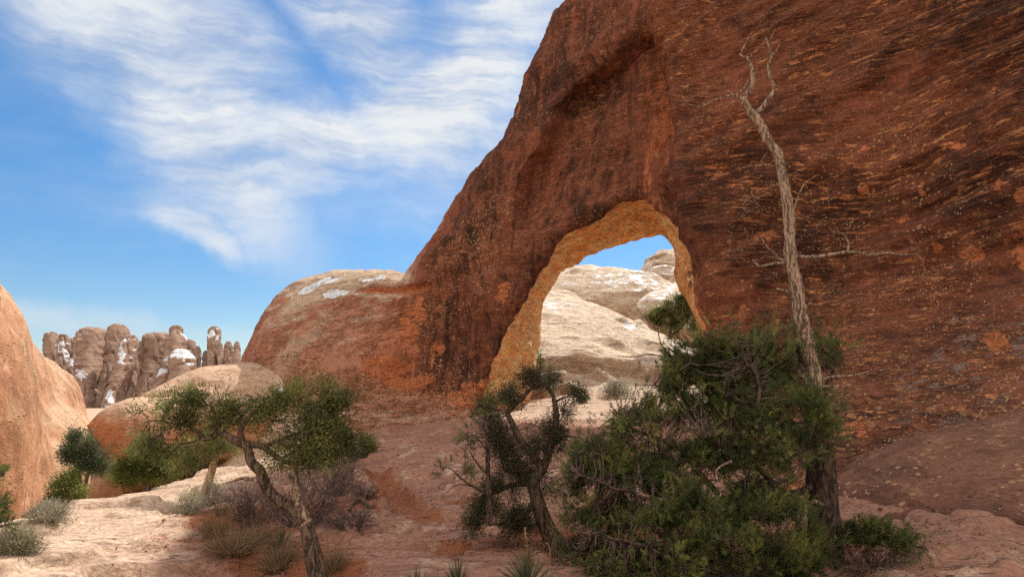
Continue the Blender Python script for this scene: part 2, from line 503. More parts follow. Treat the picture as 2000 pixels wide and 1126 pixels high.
sil = smooth_poly(np.vstack([plane_uz(SIL, WMID), [(-0.5, 18.4), (1.1, 20.2), (3.0, 22.6), (8, 26.0), (13, 27.5), (30, 27.5), (30, -4)]]), 2)
hf = plane_uz(HOLE_F, 0.0); hb = plane_uz(HOLE_B, THK)
alc = smooth_poly(plane_uz(ALC, 0.0), 2)
z_lo, z_hi = plane_uz([(1100, 480)], 0.0)[0, 1], plane_uz([(1100, 380)], 0.0)[0, 1]
ledge_poly = smooth_poly(plane_uz([(684, 566), (720, 553), (760, 558), (818, 547), (816, 562), (760, 573), (700, 573)], -1.0), 2)
dome_uz = plane_uz([(690, 640)], 0.0)[0]
pil = plane_uz([(1285, 70), (1332, 250), (1345, 400), (1385, 560), (1400, 680), (1405, 900)], 0.0)

def wall_profile(u, z):
    """front and back faces of the fin over its face plane"""
    q = np.stack([u, z], 1)
    d2 = poly_sdf(q, sil)
    kd = sstep(u, -7.0, -10.5)                                   # 1 on the dome at the left end
    Rr = 2.4 + 3.8 * kd + 2.0 * sstep(z, 7, 12) * (1 - kd)
    H = 1.75 + 1.9 * kd
    tt = np.clip(d2 / Rr, 0, 1)
    h = H * np.sqrt(np.clip(1 - (1 - tt) ** 2, 0, 1))
    h = np.where(d2 < 0, d2 * 0.8, h)
    ins = np.clip(d2, 0, None)
    wf = WMID - h
    wf = wf - 0.10 * np.clip(ins - 2.5, 0, 8) * (1 - kd) - 0.22 * kd * np.clip(ins - 2, 0, 6)
    # the wall swings towards the viewer on the right and steps out past the pillar edge
    up = np.interp(z, pil[::-1, 1], pil[::-1, 0])
    wf = wf - 0.020 * np.clip(u - 3.5, 0, None) ** 2 - 0.60 * sstep(u - up, -0.10, 0.22) * (0.45 + 0.55 * sstep(z, 3.0, 7.0))
    # alcove hollowed out above the opening, under a brow
    da = poly_sdf(q, alc)
    wf = wf + 1.05 * sstep(da, -0.05, 0.38) * np.exp(-np.clip(da, 0, None) / 2.6) * sstep(z, z_lo, z_hi)
    # the lower right sweeps forward as an apron
    fl_ = sstep(u, 2.6, 8.0)
    wf = wf - fl_ * 9.0 * np.clip(1 - z / 5.2, 0, 1.3) ** 2.3
    dl = poly_sdf(q, ledge_poly)
    wf = wf + 0.38 * sstep(dl, -0.1, 0.2)
    # foot
    wf = wf - 0.16 * np.clip(1.6 - z, 0, None) ** 2 * (1 - 0.3 * kd) * sstep(u, 2.0, -1.5)
    wf = wf - 0.5 * np.clip(0.5 - z, 0, None)
    wf = wf - 0.35 * np.exp(-((u - 7.5) / 3) ** 2 - ((z - 1.0) / 1.0) ** 2)
    wb = WMID + np.where(d2 < 0, d2 * 0.8, (THK - WMID + 1.6 * kd) * np.sqrt(np.clip(1 - (1 - tt) ** 2, 0, 1)))
    wb = wb + 0.3 * np.clip(1.0 - z, 0, None)
    return wf, wb, d2, da, up, kd

def quant(x, step):
    q = x / step
    f = q - np.floor(q)
    return (np.floor(q) + sstep(f, 0.72, 1.0)) * step

def build_arch():
    h = 0.1
    us = np.arange(-22.0, 17.0, h); ws = np.arange(-13.0, 6.4, h); zs = np.arange(-2.0, 28.2, h)
    U, Z = np.meshgrid(us, zs, indexing='ij')
    wf, wb, d2, da, up, kd = wall_profile(U.ravel(), Z.ravel())
    wf = wf.reshape(U.shape).astype(np.float32); wb = wb.reshape(U.shape).astype(np.float32)
    ku = np.where((us > hf[:, 0].min() - 2.5) & (us < hf[:, 0].max() + 2.5))[0]
    kz = np.where(zs < hf[:, 1].max() + 2.5)[0]
    qs = np.stack([U[np.ix_(ku, kz)].ravel(), Z[np.ix_(ku, kz)].ravel()], 1)
    F = np.empty((len(us), len(ws), len(zs)), np.float32)
    for j, wv in enumerate(ws):
        f = np.maximum(wf - wv, wv - wb)
        k = np.clip(wv / THK, -0.6, 1.25)
        hole = smooth_poly(hf * (1 - k) + hb * k, 2)
        dh = poly_sdf(qs, hole).reshape(len(ku), len(kz))
        g = f[np.ix_(ku, kz)]
        kk = 0.22                                              # rounded rims
        hh = np.clip(0.5 + 0.5 * (dh - g) / kk, 0, 1)
        f[np.ix_(ku, kz)] = g * (1 - hh) + dh * hh + kk * hh * (1 - hh)
        F[:, j, :] = f
    np.clip(F, -1, 1, out=F)
    F[:, 0, :] = np.maximum(F[:, 0, :], 0.01)
    V, Q = surface_nets(F, np.array([us[0], ws[0], zs[0]]), h)
    # large forms: grooves, flutes and beds, moved along the normals
    wf, wb, d2, da, up, kd = wall_profile(V[:, 0], V[:, 2])
    k = np.clip(V[:, 1] / THK, 0, 1)
    dh = np.full(len(V), -9.0)
    near = (V[:, 0] > hf[:, 0].min() - 3) & (V[:, 0] < hf[:, 0].max() + 3) & (V[:, 2] < hf[:, 1].max() + 3)
    vi = np.where(near)[0]
    for a in np.linspace(0, 1, 9):
        s_ = vi[np.abs(k[vi] - a) <= 0.0626]
        dh[s_] = poly_sdf(V[s_][:, [0, 2]], smooth_poly(hf * (1 - a) + hb * a, 2))
    front = (V[:, 1] < wf + 0.5)
    fresh = sstep(dh, -0.30, -0.08) * sstep(V[:, 1] - wf, 0.0, 0.45)
    N = vnormals(V, Q)
    right = sstep(V[:, 0] - up, -0.3, 0.6)
    ct, st_ = math.cos(R(19)), math.sin(R(19))
    B = np.stack([V[:, 0] * ct - V[:, 2] * st_, V[:, 1], V[:, 2] * ct + V[:, 0] * st_], 1) if False else \
        np.stack([V[:, 0] * ct + V[:, 2] * st_, V[:, 1], V[:, 2] * ct - V[:, 0] * st_], 1)
    bedd = fbm(B * [0.30, 0.3, 2.3], 5, 3, 0.55)
    flute = fbm(V * [1.3, 0.9, 0.22], 4, 9)
    lump = fbm(V * 0.42, 5, 21)
    fin_ = fbm(V * 2.0, 4, 31)
    scal = 2.2 * quant(fbm(V * [0.45, 0.45, 0.55] + [0, 0, 0], 4, 44), 0.22) + 0.3 * ridged(V * [0.6, 0.6, 1.2], 3, 46)
    plate = quant(fbm(B * [0.28, 0.28, 0.75], 5, 47, 0.55), 0.20)
    sb = (B[:, 2] + 0.8 * fbm(V * 0.22, 3, 49)) / 0.85
    beds = (sstep(sb - np.floor(sb), 0.0, 0.8) - sstep(sb - np.floor(sb), 0.84, 1.0)) * sstep(fbm(V * 0.3 + np.floor(sb)[:, None] * 2.7, 3, 51), -0.1, 0.35)
    rim = sstep(dh, -2.6, -0.4) * (1 - fresh) * (V[:, 1] < wf + 1.0)
    flute = flute * (1 + 1.0 * rim) + rim * 0.7 * ridged(V * [0.8, 0.6, 0.16] + [0.35 * 1.0, 0, 0], 3, 53)
    disp = 0.20 * lump + 0.05 * fin_ + right * 0.22 * bedd + (1 - right) * (1 - 0.7 * kd) * 0.17 * flute + fresh * 0.12 * scal
    disp = disp + (1 - right) * (1 - kd) * 0.05 * bedd + (1 - fresh) * (0.22 * plate * (1 - 0.6 * kd) + 0.20 * beds * right)
    V2 = V + N * disp[:, None]
    N2 = vnormals(V2, Q)
    # colour zones
    def zone(pts, soft=0.3, wv=-0.3):
        return sstep(poly_sdf(V[:, [0, 2]], smooth_poly(plane_uz(pts, wv), 2)), -soft, soft)
    left_mix = sstep(V[:, 0], plane_uz([(800, 620)], 0)[0, 0] - 1.6, plane_uz([(860, 620)], 0)[0, 0] + 1.0)
    edge_up = sstep(d2, 0.2, 2.2)
    varnish = left_mix * (0.66 + 0.14 * edge_up) + 0.05
    varnish = varnish + 0.10 * right
    varnish = varnish + 0.42 * zone([(880, 420), (1010, 330), (1090, 400), (1060, 500), (1000, 620), (940, 740), (860, 700), (850, 560)], 0.6)
    varnish = varnish + 0.35 * zone([(1080, 300), (1200, 140), (1250, 100), (1230, 250), (1240, 370), (1100, 430), (1060, 400)], 0.4)
    varnish = varnish - 0.30 * zone([(1230, 110), (1310, 90), (1330, 300), (1325, 430), (1260, 400), (1215, 290)], 0.3)
    varnish = varnish - 0.35 * zone([(1325, 560), (1400, 540), (1400, 680), (1370, 680)], 0.3)
    varnish = varnish - 0.25 * zone([(1270, 60), (1420, -10), (1330, 140), (1290, 110)], 0.2)
    varnish = varnish + 0.40 * zone([(1450, 400), (1700, 290), (2000, 200), (2100, 620), (1900, 680), (1450, 640)], 1.0)
    varnish = varnish * (1 - 0.8 * zone([(600, 900), (660, 770), (900, 770), (960, 800), (960, 900)], 0.5) * (1 - right))
    bare = np.zeros(len(V))
    for pts in ([(805, 590), (832, 570), (838, 640), (815, 690), (800, 650)], [(768, 700), (800, 690), (840, 722), (800, 742), (770, 735)], [(795, 735), (850, 725), (846, 762), (800, 765)],
                [(850, 665), (872, 660), (870, 700), (845, 705)], [(880, 765), (960, 730), (975, 790), (890, 800)], [(1658, 600), (1688, 596), (1684, 650), (1680, 720), (1662, 715), (1668, 650)],
                [(1645, 780), (1690, 790), (1688, 830), (1650, 820)], [(1940, 500), (2010, 460), (2030, 560), (1975, 555)], [(1480, 470), (1530, 450), (1525, 480), (1490, 490)],
                [(1020, 365), (1035, 370), (1033, 415), (1022, 410)], [(985, 550), (1010, 545), (1000, 590), (975, 600)]):
        bare = np.maximum(bare, 0.72 * zone(pts, 0.30))
    def zone_dl(V):
        return sstep(poly_sdf(V[:, [0, 2]], ledge_poly), -0.15, 0.1)
    for cx, cy, rx, ry in ((1858, 306, 28, 12), (1801, 386, 9, 22), (1760, 438, 14, 9), (1786, 478, 9, 9), (1832, 491, 13, 12), (1900, 508, 34, 13), (1946, 378, 12, 18), (1988, 405, 20, 16), (1636, 547, 9, 8), (1768, 557, 6, 6),
                           (1704, 556, 6, 7), (1688, 380, 18, 10), (1712, 302, 34, 8), (1500, 458, 22, 12), (1420, 330, 16, 9), (1560, 420, 14, 6), (1450, 610, 12, 20), (1880, 420, 10, 6), (1722, 800, 18, 10), (1930, 690, 26, 14), (1830, 620, 12, 7)):
        th = np.linspace(0, 6.28, 9)[:-1]
        bare = np.maximum(bare, 0.80 * zone([(cx + 0.95 * rx * math.cos(k), cy + 0.95 * ry * math.sin(k)) for k in th], 0.12, -1.5))
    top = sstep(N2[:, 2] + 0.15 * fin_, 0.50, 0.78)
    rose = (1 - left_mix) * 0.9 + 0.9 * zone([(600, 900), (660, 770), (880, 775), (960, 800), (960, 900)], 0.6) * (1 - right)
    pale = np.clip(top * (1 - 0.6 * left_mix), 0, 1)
    pale = np.maximum(pale, 0.6 * zone([(600, 735), (625, 660), (655, 630), (690, 615), (665, 680), (645, 735)], 0.3) * sstep(fbm(V * [2.0, 2.0, 0.8], 4, 79), -0.25, 0.2))  # pale stripe paints in the sunlight that crosses the dome's face
    pale = np.maximum(pale, 0.30 * kd * sstep(fbm(V * [0.5, 0.5, 0.25], 4, 77), 0.15, 0.6) * sstep(V[:, 2], 2.5, 4.5) * 0.7)
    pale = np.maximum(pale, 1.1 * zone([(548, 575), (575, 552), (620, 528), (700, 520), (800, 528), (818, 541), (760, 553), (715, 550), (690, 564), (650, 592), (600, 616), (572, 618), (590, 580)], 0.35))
    lichen = np.clip(left_mix * 0.12 * (1 - right) + 0.10 * right, 0, 1)
    lichen = np.maximum(lichen, 0.9 * zone([(1560, 640), (1800, 650), (2000, 560), (2200, 800), (2200, 1050), (1560, 1050)], 0.8, -4.5))
    lichen = np.maximum(lichen, 0.8 * zone([(640, 730), (780, 690), (900, 700), (950, 800), (700, 840)], 0.5))
    lichen = np.maximum(lichen, 0.75 * zone([(830, 560), (900, 430), (980, 370), (990, 520), (900, 640), (840, 700)], 0.6))
    lichen = np.maximum(lichen, 0.5 * zone([(1480, 380), (1750, 300), (1900, 330), (1900, 620), (1500, 620)], 0.8))
    glich = zone([(1760, 740), (1900, 640), (2010, 600), (2000, 720), (1850, 790)], 0.7, -4.0) * 0.9
    chips = 0.12 + 0.88 * right
    chips = np.maximum(chips, 0.8 * zone([(1000, 330), (1230, 60), (1320, 60), (1150, 220)], 0.5))
    snow = zone([(596, 556), (625, 540), (662, 540), (640, 556), (612, 572), (592, 578)], 0.25) + zone([(642, 572), (668, 565), (698, 566), (690, 578), (650, 585)], 0.2) \
        + zone([(700, 540), (730, 534), (735, 545), (705, 552)], 0.2)
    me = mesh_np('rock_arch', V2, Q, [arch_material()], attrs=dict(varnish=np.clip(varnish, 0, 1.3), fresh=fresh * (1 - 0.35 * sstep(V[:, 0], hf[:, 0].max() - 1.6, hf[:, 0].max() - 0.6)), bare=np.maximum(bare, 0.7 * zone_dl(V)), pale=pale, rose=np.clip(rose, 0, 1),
                 right=right, lichen=lichen, greylichen=glich, chips=chips, snow=np.clip(snow, 0, 1) * 0.8))
    o = link('rock_arch', me, None, 'huge dark red sandstone fin pierced by a natural arch, rounded dome at its far end', 'rock arch', loc=P0)
    o.rotation_euler = (0, 0, -AZW)
    return o
arch = build_arch()

# ---------------------------------------------------------------- ground
GP = [  # (px, py, depth) of points where the ground is seen
    (100, 1126, 5.3), (600, 1126, 5.4), (1000, 1126, 5.5), (1500, 1126, 5.7), (1900, 1126, 5.8), (50, 1080, 7), (200, 1060, 7.5), (380, 1040, 8), (300, 960, 11.5),
    (400, 945, 13), (170, 985, 10.5), (330, 935, 14), (100, 1000, 14.0), (250, 945, 17), (180, 945, 18), (450, 880, 20), (520, 840, 25), (700, 960, 10.5),
    (800, 900, 15), (720, 850, 22), (850, 845, 23), (950, 880, 17), (950, 930, 11.5), (900, 1050, 7.8), (760, 1060, 7.4), (1100, 1080, 7.3), (1000, 802, 27),
    (1150, 792, 27), (1250, 762, 27.5), (1060, 770, 31), (1250, 752, 31), (1400, 900, 14), (1650, 1000, 9.5), (1150, 850, 19), (1300, 820, 20), (860, 1000, 9.3), (640, 1040, 8)]
gx = [at(*p) for p in GP]
gx += [np.array(p, float) for p in ((0, 0, 0), (-5, 0, 0), (5, 0, 0.05), (0, -10, 0), (-8, -8, 0), (10, -8, .3), (8, 6, 0.3), (-6, 4.5, 0.1), (-11, 9, -.35), (-24, 12, -1), (-14, 22, -1.6), (-20, 30, -3),
                                    (-30, 50, -6), (0, 45, 1), (15, 40, 1), (-6, 40, -1), (30, 20, 1), (14, 12, .6), (30, 60, 1), (0, 80, -4), (-40, 20, -2), (-20, -20, 0), (20, -20, 0), (-60, 80, -10), (60, 80, 0), (60, 0, 1), (-60, -20, -2))]
gx = np.array(gx)
def tps_fit(X, y, lam=0.02):
    n = len(X)
    d = np.linalg.norm(X[:, None] - X[None], axis=2)
    K = np.where(d > 0, d * d * np.log(np.maximum(d, 1e-9)), 0) + lam * n * np.eye(n)
    P = np.hstack([np.ones((n, 1)), X])
    A = np.block([[K, P], [P.T, np.zeros((3, 3))]])
    return np.linalg.solve(A, np.concatenate([y, np.zeros(3)]))
tw = tps_fit(gx[:, :2] / 10, gx[:, 2])
def ground_base(xy):
    out = np.zeros(len(xy))
    q = xy / 10
    for k in range(len(gx)):
        d = np.sqrt((q[:, 0] - gx[k, 0] / 10) ** 2 + (q[:, 1] - gx[k, 1] / 10) ** 2)
        out += tw[k] * d * d * np.log(np.maximum(d, 1e-9))
    out += tw[-3] + q @ tw[-2:]
    r = np.hypot(xy[:, 0], xy[:, 1] - 15)
    far = sstep(r, 45, 90)
    return out * (1 - far) + far * -7.0

def seg_dist(xy, pts):
    d = np.full(len(xy), 1e9)
    for a, b in zip(pts[:-1], pts[1:]):
        a, b = np.asarray(a), np.asarray(b)
        e = b - a
        t_ = np.clip(((xy - a) @ e) / (e @ e), 0, 1)
        d = np.minimum(d, np.hypot(*(xy - a - t_[:, None] * e).T))
    return d

def floor_xy(px, py, z=-0.1):
    """where a line of sight meets the ground near height z"""
    d = pix(px, py)
    k = (z - EYE[2]) / d[2]
    return (EYE + d * k)[:2]
GULLY = [floor_xy(*p) for p in ((735, 915), (770, 945), (800, 985), (860, 1010), (930, 1040), (1010, 1060), (1150, 1066), (1350, 1060))]
GULLY2 = [floor_xy(*p) for p in ((735, 915), (800, 965), (900, 978), (960, 990))]
SOILPTS = [(450, 1060, 1.0), (540, 1100, .8), (620, 1000, 1.3), (690, 985, 1.0), (500, 1000, 1.4), (640, 1120, .7), (900, 1085, .4), (1000, 1085, .6), (1060, 1075, .6), (1400, 1060, 1.2), (1550, 1080, 1.2), (430, 990, .7)]
def ground_z(xy, detail=True):
    xy = np.asarray(xy, float)
    z = ground_base(xy)
    p3 = np.column_stack([xy, np.zeros(len(xy))])
    near = 1 - sstep(np.hypot(xy[:, 0], xy[:, 1]), 35, 70)
    # the slab on the left breaks off into a gully
    rim = np.array([floor_xy(*p) for p in ((-300, 1130), (0, 1092), (60, 1036), (130, 988), (215, 953), (340, 928), (380, 905))])
    yr = np.interp(xy[:, 0], rim[:, 0], rim[:, 1])
    z = z - 1.7 * sstep(xy[:, 1] - yr, 0.0, 2.6) * sstep(xy[:, 0], -6.5, -8.5) * near
    g1, g2 = seg_dist(xy, GULLY), seg_dist(xy, GULLY2)
    jit = 0.25 * fbm(p3 * 1.5, 3, 5)
    z = z - 0.13 * (1 - sstep(g1 + jit, 0.12, 0.34)) - 0.09 * (1 - sstep(g2 + jit, 0.08, 0.3))
    # bedding ledges of slickrock
    b = fbm(p3 * [0.35, 0.5, 1], 4, 61) * 0.30 + fbm(p3 * [1.2, 1.6, 1], 3, 66) * 0.07
    q = (b + z * 0.3) / 0.11
    ter = (np.floor(q) + sstep(q - np.floor(q), 0.80, 1.0)) * 0.11
    z = z + near * (0.8 * (ter - z * 0.3) + 0.2 * b)
    if detail:
        z = z + near * (0.030 * fbm(p3 * [1.8, 3.0, 1], 4, 71) + 0.020 * ridged(p3 * [2.0, 4.5, 1], 4, 75) + 0.005 * fbm(p3 * 12, 3, 78))
    z = z + (1 - near) * 1.0 * fbm(p3 * 0.012, 4, 81)
    return z

def grade(segs):
    out = [segs[0][0]]
    for a, b, h0, h1 in segs:
        x = a
        while x < b - 1e-6:
            h_ = h0 + (h1 - h0) * (x - a) / (b - a)
            x = min(b, x + h_); out.append(x)
    return np.array(out)
def build_ground():
    xs = grade([(-3000, -200, 400, 200), (-200, -40, 30, 8), (-40, -16, 2, .3), (-16, -6, .14, .06), (-6, 8, .045, .045), (8, 16, .06, .3), (16, 40, .3, 3), (40, 200, 8, 30), (200, 3000, 200, 400)])
    ys = grade([(-300, -40, 60, 20), (-40, 3.5, 4, .1), (3.5, 10, .035, .06), (10, 20, .06, .12), (20, 34, .12, .25), (34, 60, .5, 3), (60, 300, 6, 40), (300, 5000, 80, 700)])
    X, Y = np.meshgrid(xs, ys, indexing='ij')
    xy = np.stack([X.ravel(), Y.ravel()], 1)
    z = ground_z(xy)
    nx, ny = len(xs), len(ys)
    i = np.arange(nx * ny).reshape(nx, ny)
    Q = np.stack([i[:-1, :-1], i[1:, :-1], i[1:, 1:], i[:-1, 1:]], -1).reshape(-1, 4)
    p3 = np.column_stack([xy, np.zeros(len(xy))])
    soil = np.maximum(1 - sstep(seg_dist(xy, GULLY), 0.12, 0.5), 0.8 * (1 - sstep(seg_dist(xy, GULLY2), 0.05, 0.35)))
    for px, py, r in SOILPTS:
        c = floor_xy(px, py)
        soil = np.maximum(soil, 1 - sstep(np.hypot(*(xy - c).T), 0.35 * r, 1.15 * r))
    soil = np.maximum(soil, 0.55 * sstep(fbm(p3 * 0.35, 3, 91), 0.35, 0.6))
    pale = np.clip(0.12 + 0.88 * sstep(-xy[:, 0] - 1.8 - 0.24 * xy[:, 1], -0.9, 0.7) + 1.1 * sstep((xy - P0[:2]) @ TW[:2], -2.2, -0.8) * sstep((xy - P0[:2]) @ TU[:2], -6.0, -5.0), 0, 1.2)  # sunlight put into the colour: paler past the shadow edge and through the arch
    me = mesh_np('ground', np.column_stack([xy, z]), Q,
                 [sandstone('slickrock_ground', (0.37, 0.180, 0.122), (0.28, 0.130, 0.088), (0.54, 0.40, 0.285), lam=(1.0, 3.4, 3), bump=0.075, soil=(0.29, 0.110, 0.055), pits=0.25)],
                 attrs=dict(pale=pale, soil=soil * 0.75, stain=np.full(len(xy), 0.12), snow=np.full(len(xy), -1.0)))
    return link('ground', me, kind='structure')
ground = build_ground()

# ---------------------------------------------------------------- rounded rock masses
def ell(p, c, r, rot=0.0, tilt=0.0):
    """approximate signed distance to a turned ellipsoid, negative inside"""
    q = p - np.asarray(c)
    ca, sa = math.cos(rot), math.sin(rot)
    x = q[:, 0] * ca + q[:, 1] * sa; y = -q[:, 0] * sa + q[:, 1] * ca; z = q[:, 2]
    if tilt:
        ct, s_ = math.cos(tilt), math.sin(tilt)
        x, z = x * ct + z * s_, -x * s_ + z * ct
    k0 = np.sqrt((x / r[0]) ** 2 + (y / r[1]) ** 2 + (z / r[2]) ** 2)
    k1 = np.sqrt((x / r[0] ** 2) ** 2 + (y / r[1] ** 2) ** 2 + (z / r[2] ** 2) ** 2)
    return k0 * (k0 - 1) / np.maximum(k1, 1e-9)
def smin(a, b, k):
    h = np.clip(0.5 + 0.5 * (b - a) / k, 0, 1)
    return b * (1 - h) + a * h - k * h * (1 - h)
def smax(a, b, k):
    return -smin(-a, -b, k)

def rock_mass(name, label, cat, field, lo, hi, h, mat, disp, attrs, **kw):
    ax = [np.arange(a, b + h, h) for a, b in zip(lo, hi)]
    G = np.stack(np.meshgrid(*ax, indexing='ij'), -1).reshape(-1, 3)
    F = field(G).reshape([len(a) for a in ax]).astype(np.float32)
    V, Q = surface_nets(F, np.array(lo, float), h)
    V = V + vnormals(V, Q) * disp(V)[:, None]
    N = vnormals(V, Q)
    base = np.array([(lo[0] + hi[0]) / 2, (lo[1] + hi[1]) / 2, 0.0])
    at_ = dict(pale=np.zeros(len(V)), stain=np.zeros(len(V)), snow=np.full(len(V), -1.0), soil=np.zeros(len(V)))
    at_.update(attrs(V, N))
    me = mesh_np(name, V - base, Q, [mat], attrs=at_)
    return link(name, me, None, label, cat, loc=base, **kw)
CREAM = (0.56, 0.40, 0.275)
m_hump = sandstone('bleached_sandstone', (0.44, 0.185, 0.085), (0.40, 0.17, 0.085), CREAM, lam=(0.9, 0.9, 4), bump=0.05, dark=(0.05, 0.022, 0.014))
m_cliff = sandstone('tan_sandstone', (0.50, 0.27, 0.150), (0.44, 0.22, 0.120), (0.54, 0.37, 0.24), lam=(0.8, 0.8, 0.25), bump=0.09, pits=0.9)
m_slope = sandstone('cream_slickrock', (0.40, 0.24, 0.135), (0.36, 0.20, 0.11), (0.66, 0.535, 0.40), lam=(0.4, 0.55, 3.2), lam_rot=(0, R(8), 0), bump=0.26)
m_right = sandstone('lichened_sandstone', (0.16, 0.068, 0.044), (0.105, 0.048, 0.033), (0.30, 0.16, 0.10), lam=(1.0, 1.0, 3.5), lam_rot=(0, R(-18), 0), bump=0.05, dark=(0.022, 0.015, 0.013), pits=0.3, lichen=1)
m_spire = sandstone('far_sandstone', (0.34, 0.200, 0.140), (0.22, 0.125, 0.090), (0.43, 0.30, 0.225), lam=(0.12, 0.12, 1.1), bump=0.5, fine=0.15)

def nz_pale(lo, hi):
    return lambda V, N: dict(pale=sstep(N[:, 2] + 0.25 * fbm(V * 0.9, 4, 13), lo, hi))

# bleached hump below the dome
h1 = at(462, 745, 29.0); h1[2] = -0.5
rock_mass('rock_hump', 'low cream rock hump with a snowy crevice, left of the big rounded dome', 'rock',
          lambda p: smin(smin(ell(p, h1, (3.3, 3.6, 2.85)), ell(p, h1 + [-1.9, -1.6, -0.6], (2.0, 2.4, 2.4)), 0.8), ell(p, h1 + [2.3, 0.4, 0.0], (1.6, 2.5, 2.75)), 0.6),
          h1 - [6, 5, 2.5], h1 + [5.5, 5, 4], 0.11, m_hump,
          lambda V: 0.16 * fbm(V * 0.5, 4, 5) + 0.05 * ridged(V * [1.0, 1.0, 2.5], 4, 8),
          lambda V, N: dict(pale=sstep(N[:, 2] + 0.2 * fbm(V, 4, 13), 0.15, 0.55), stain=0.55 * sstep(-N[:, 2] + 0.3 * fbm(V, 3, 3), 0.0, 0.5),
                            snow=0.56 * sstep(V[:, 0] - h1[0] - 0.25 * V[:, 2] + 0.3 * fbm(V * 1.2, 3, 6), 0.8, 2.2) * sstep(N[:, 2] + 0.3 * fbm(V * 1.6, 3, 16), 0.2, 0.6) + 0.35 * sstep(N[:, 2], 0.75, 0.95)
                            * sstep(V[:, 2], 1.9, 2.4) - 0.12))
# boulder
b1 = at(268, 860, 25.0); b1[2] = -0.75
rock_mass('boulder', 'smooth round orange boulder with a pale top, left of the cream hump', 'boulder',
          lambda p: smin(ell(p, b1, (1.7, 1.8, 1.85)), ell(p, b1 + [1.0, 1.6, 0.35], (1.3, 1.8, 1.6)), 0.6),
          b1 - [3.5, 3.5, 2.3], b1 + [4.2, 3.8, 3], 0.08, m_hump,
          lambda V: 0.10 * fbm(V * 0.6, 4, 25) + 0.02 * fbm(V * 2.5, 3, 28),
          lambda V, N: dict(pale=sstep(N[:, 2] + 0.15 * fbm(V, 4, 13), 0.45, 0.8), stain=0.45 * sstep(-N[:, 2] + 0.25 * fbm(V * [2, 2, .5], 3, 3), -0.25, 0.35)))

# cliff on the left
def sell(p, c, r, n=3.0):
    """boxier ellipsoid"""
    q = np.abs(p - np.asarray(c)) / np.asarray(r)
    s = ((q[:, 0] ** 2 + q[:, 1] ** 2) ** (n / 2) + q[:, 2] ** n) ** (1 / n)
    return (s - 1) * min(r)
c1 = np.array([-20.5, 17.6, -2.0]); c2 = np.array([-19.8, 24.8, -1.5]); c3 = np.array([-17.3, 23.0, -2.4])
cv = at(112, 935, 17.0)
rock_mass('cliff', 'sunlit tan sandstone cliff rising out of the left edge above the gully', 'cliff',
          lambda p: smax(smin(smin(sell(p, c1, (7.25, 7.25, 8.2)), sell(p, c2, (4.1, 3.9, 4.15)), 2.2), ell(p, c3, (4.2, 4.2, 3.15)), 0.9), -ell(p, cv, (0.75, 1.6, 0.95)), 0.2),
          (-28.5, 9.5, -5), (-11.5, 30.5, 6.6), 0.12, m_cliff,
          lambda V: 0.30 * fbm(V * [0.35, 0.35, 0.25], 5, 35) + 0.10 * fbm(V * [1.3, 1.3, 0.4], 4, 38) + 0.05 * ridged(V * [1.1, 1.1, 0.6], 3, 39),
          lambda V, N: dict(pale=0.9 * sstep(N[:, 2] + 0.3 * fbm(V * 0.7, 4, 13), 0.25, 0.75), stain=0.3 * sstep(fbm(V * [0.5, 0.5, 0.4], 4, 41), 0.0, 0.6)
                            + 0.9 * sstep(fbm(V * [1.8, 1.8, 0.25], 3, 43), 0.15, 0.4) * sstep(1.0 - np.abs(V[:, 0] + 11.0), 0, 0.5) * sstep(V[:, 2], 0.2, -0.6)))

# sloping rock at the right
r1 = np.array([9.9, 9.6, -1.25]); rc = at(1985, 1120, 6.4)
rock_mass('rock_outcrop', 'dark lichen-speckled rock slope below the wall, hollow under its lower edge', 'rock',
          lambda p: smax(smin(ell(p, r1, (6.8, 3.6, 2.65), 0.12), ell(p, r1 + [-3.2, -2.6, -0.2], (3.5, 3.0, 1.95), 0.1), 0.5), -ell(p, rc, (1.0, 1.0, 0.40)), 0.12),
          (2.4, 3.4, -1.8), (17.5, 14, 2.2), 0.075, m_right,
          lambda V: 0.10 * fbm(V * 0.7, 4, 45) + 0.03 * fbm(V * [2.5, 2.5, 3.5], 4, 48) + 0.02 * ridged(V * [1.5, 1.5, 4], 3, 49),
          lambda V, N: dict(pale=0.45 * sstep(N[:, 2], 0.5, 0.95) * sstep(V[:, 2], 0.0, 0.6), stain=0.22 + 0.35 * fbm(V * 1.2, 4, 51)))

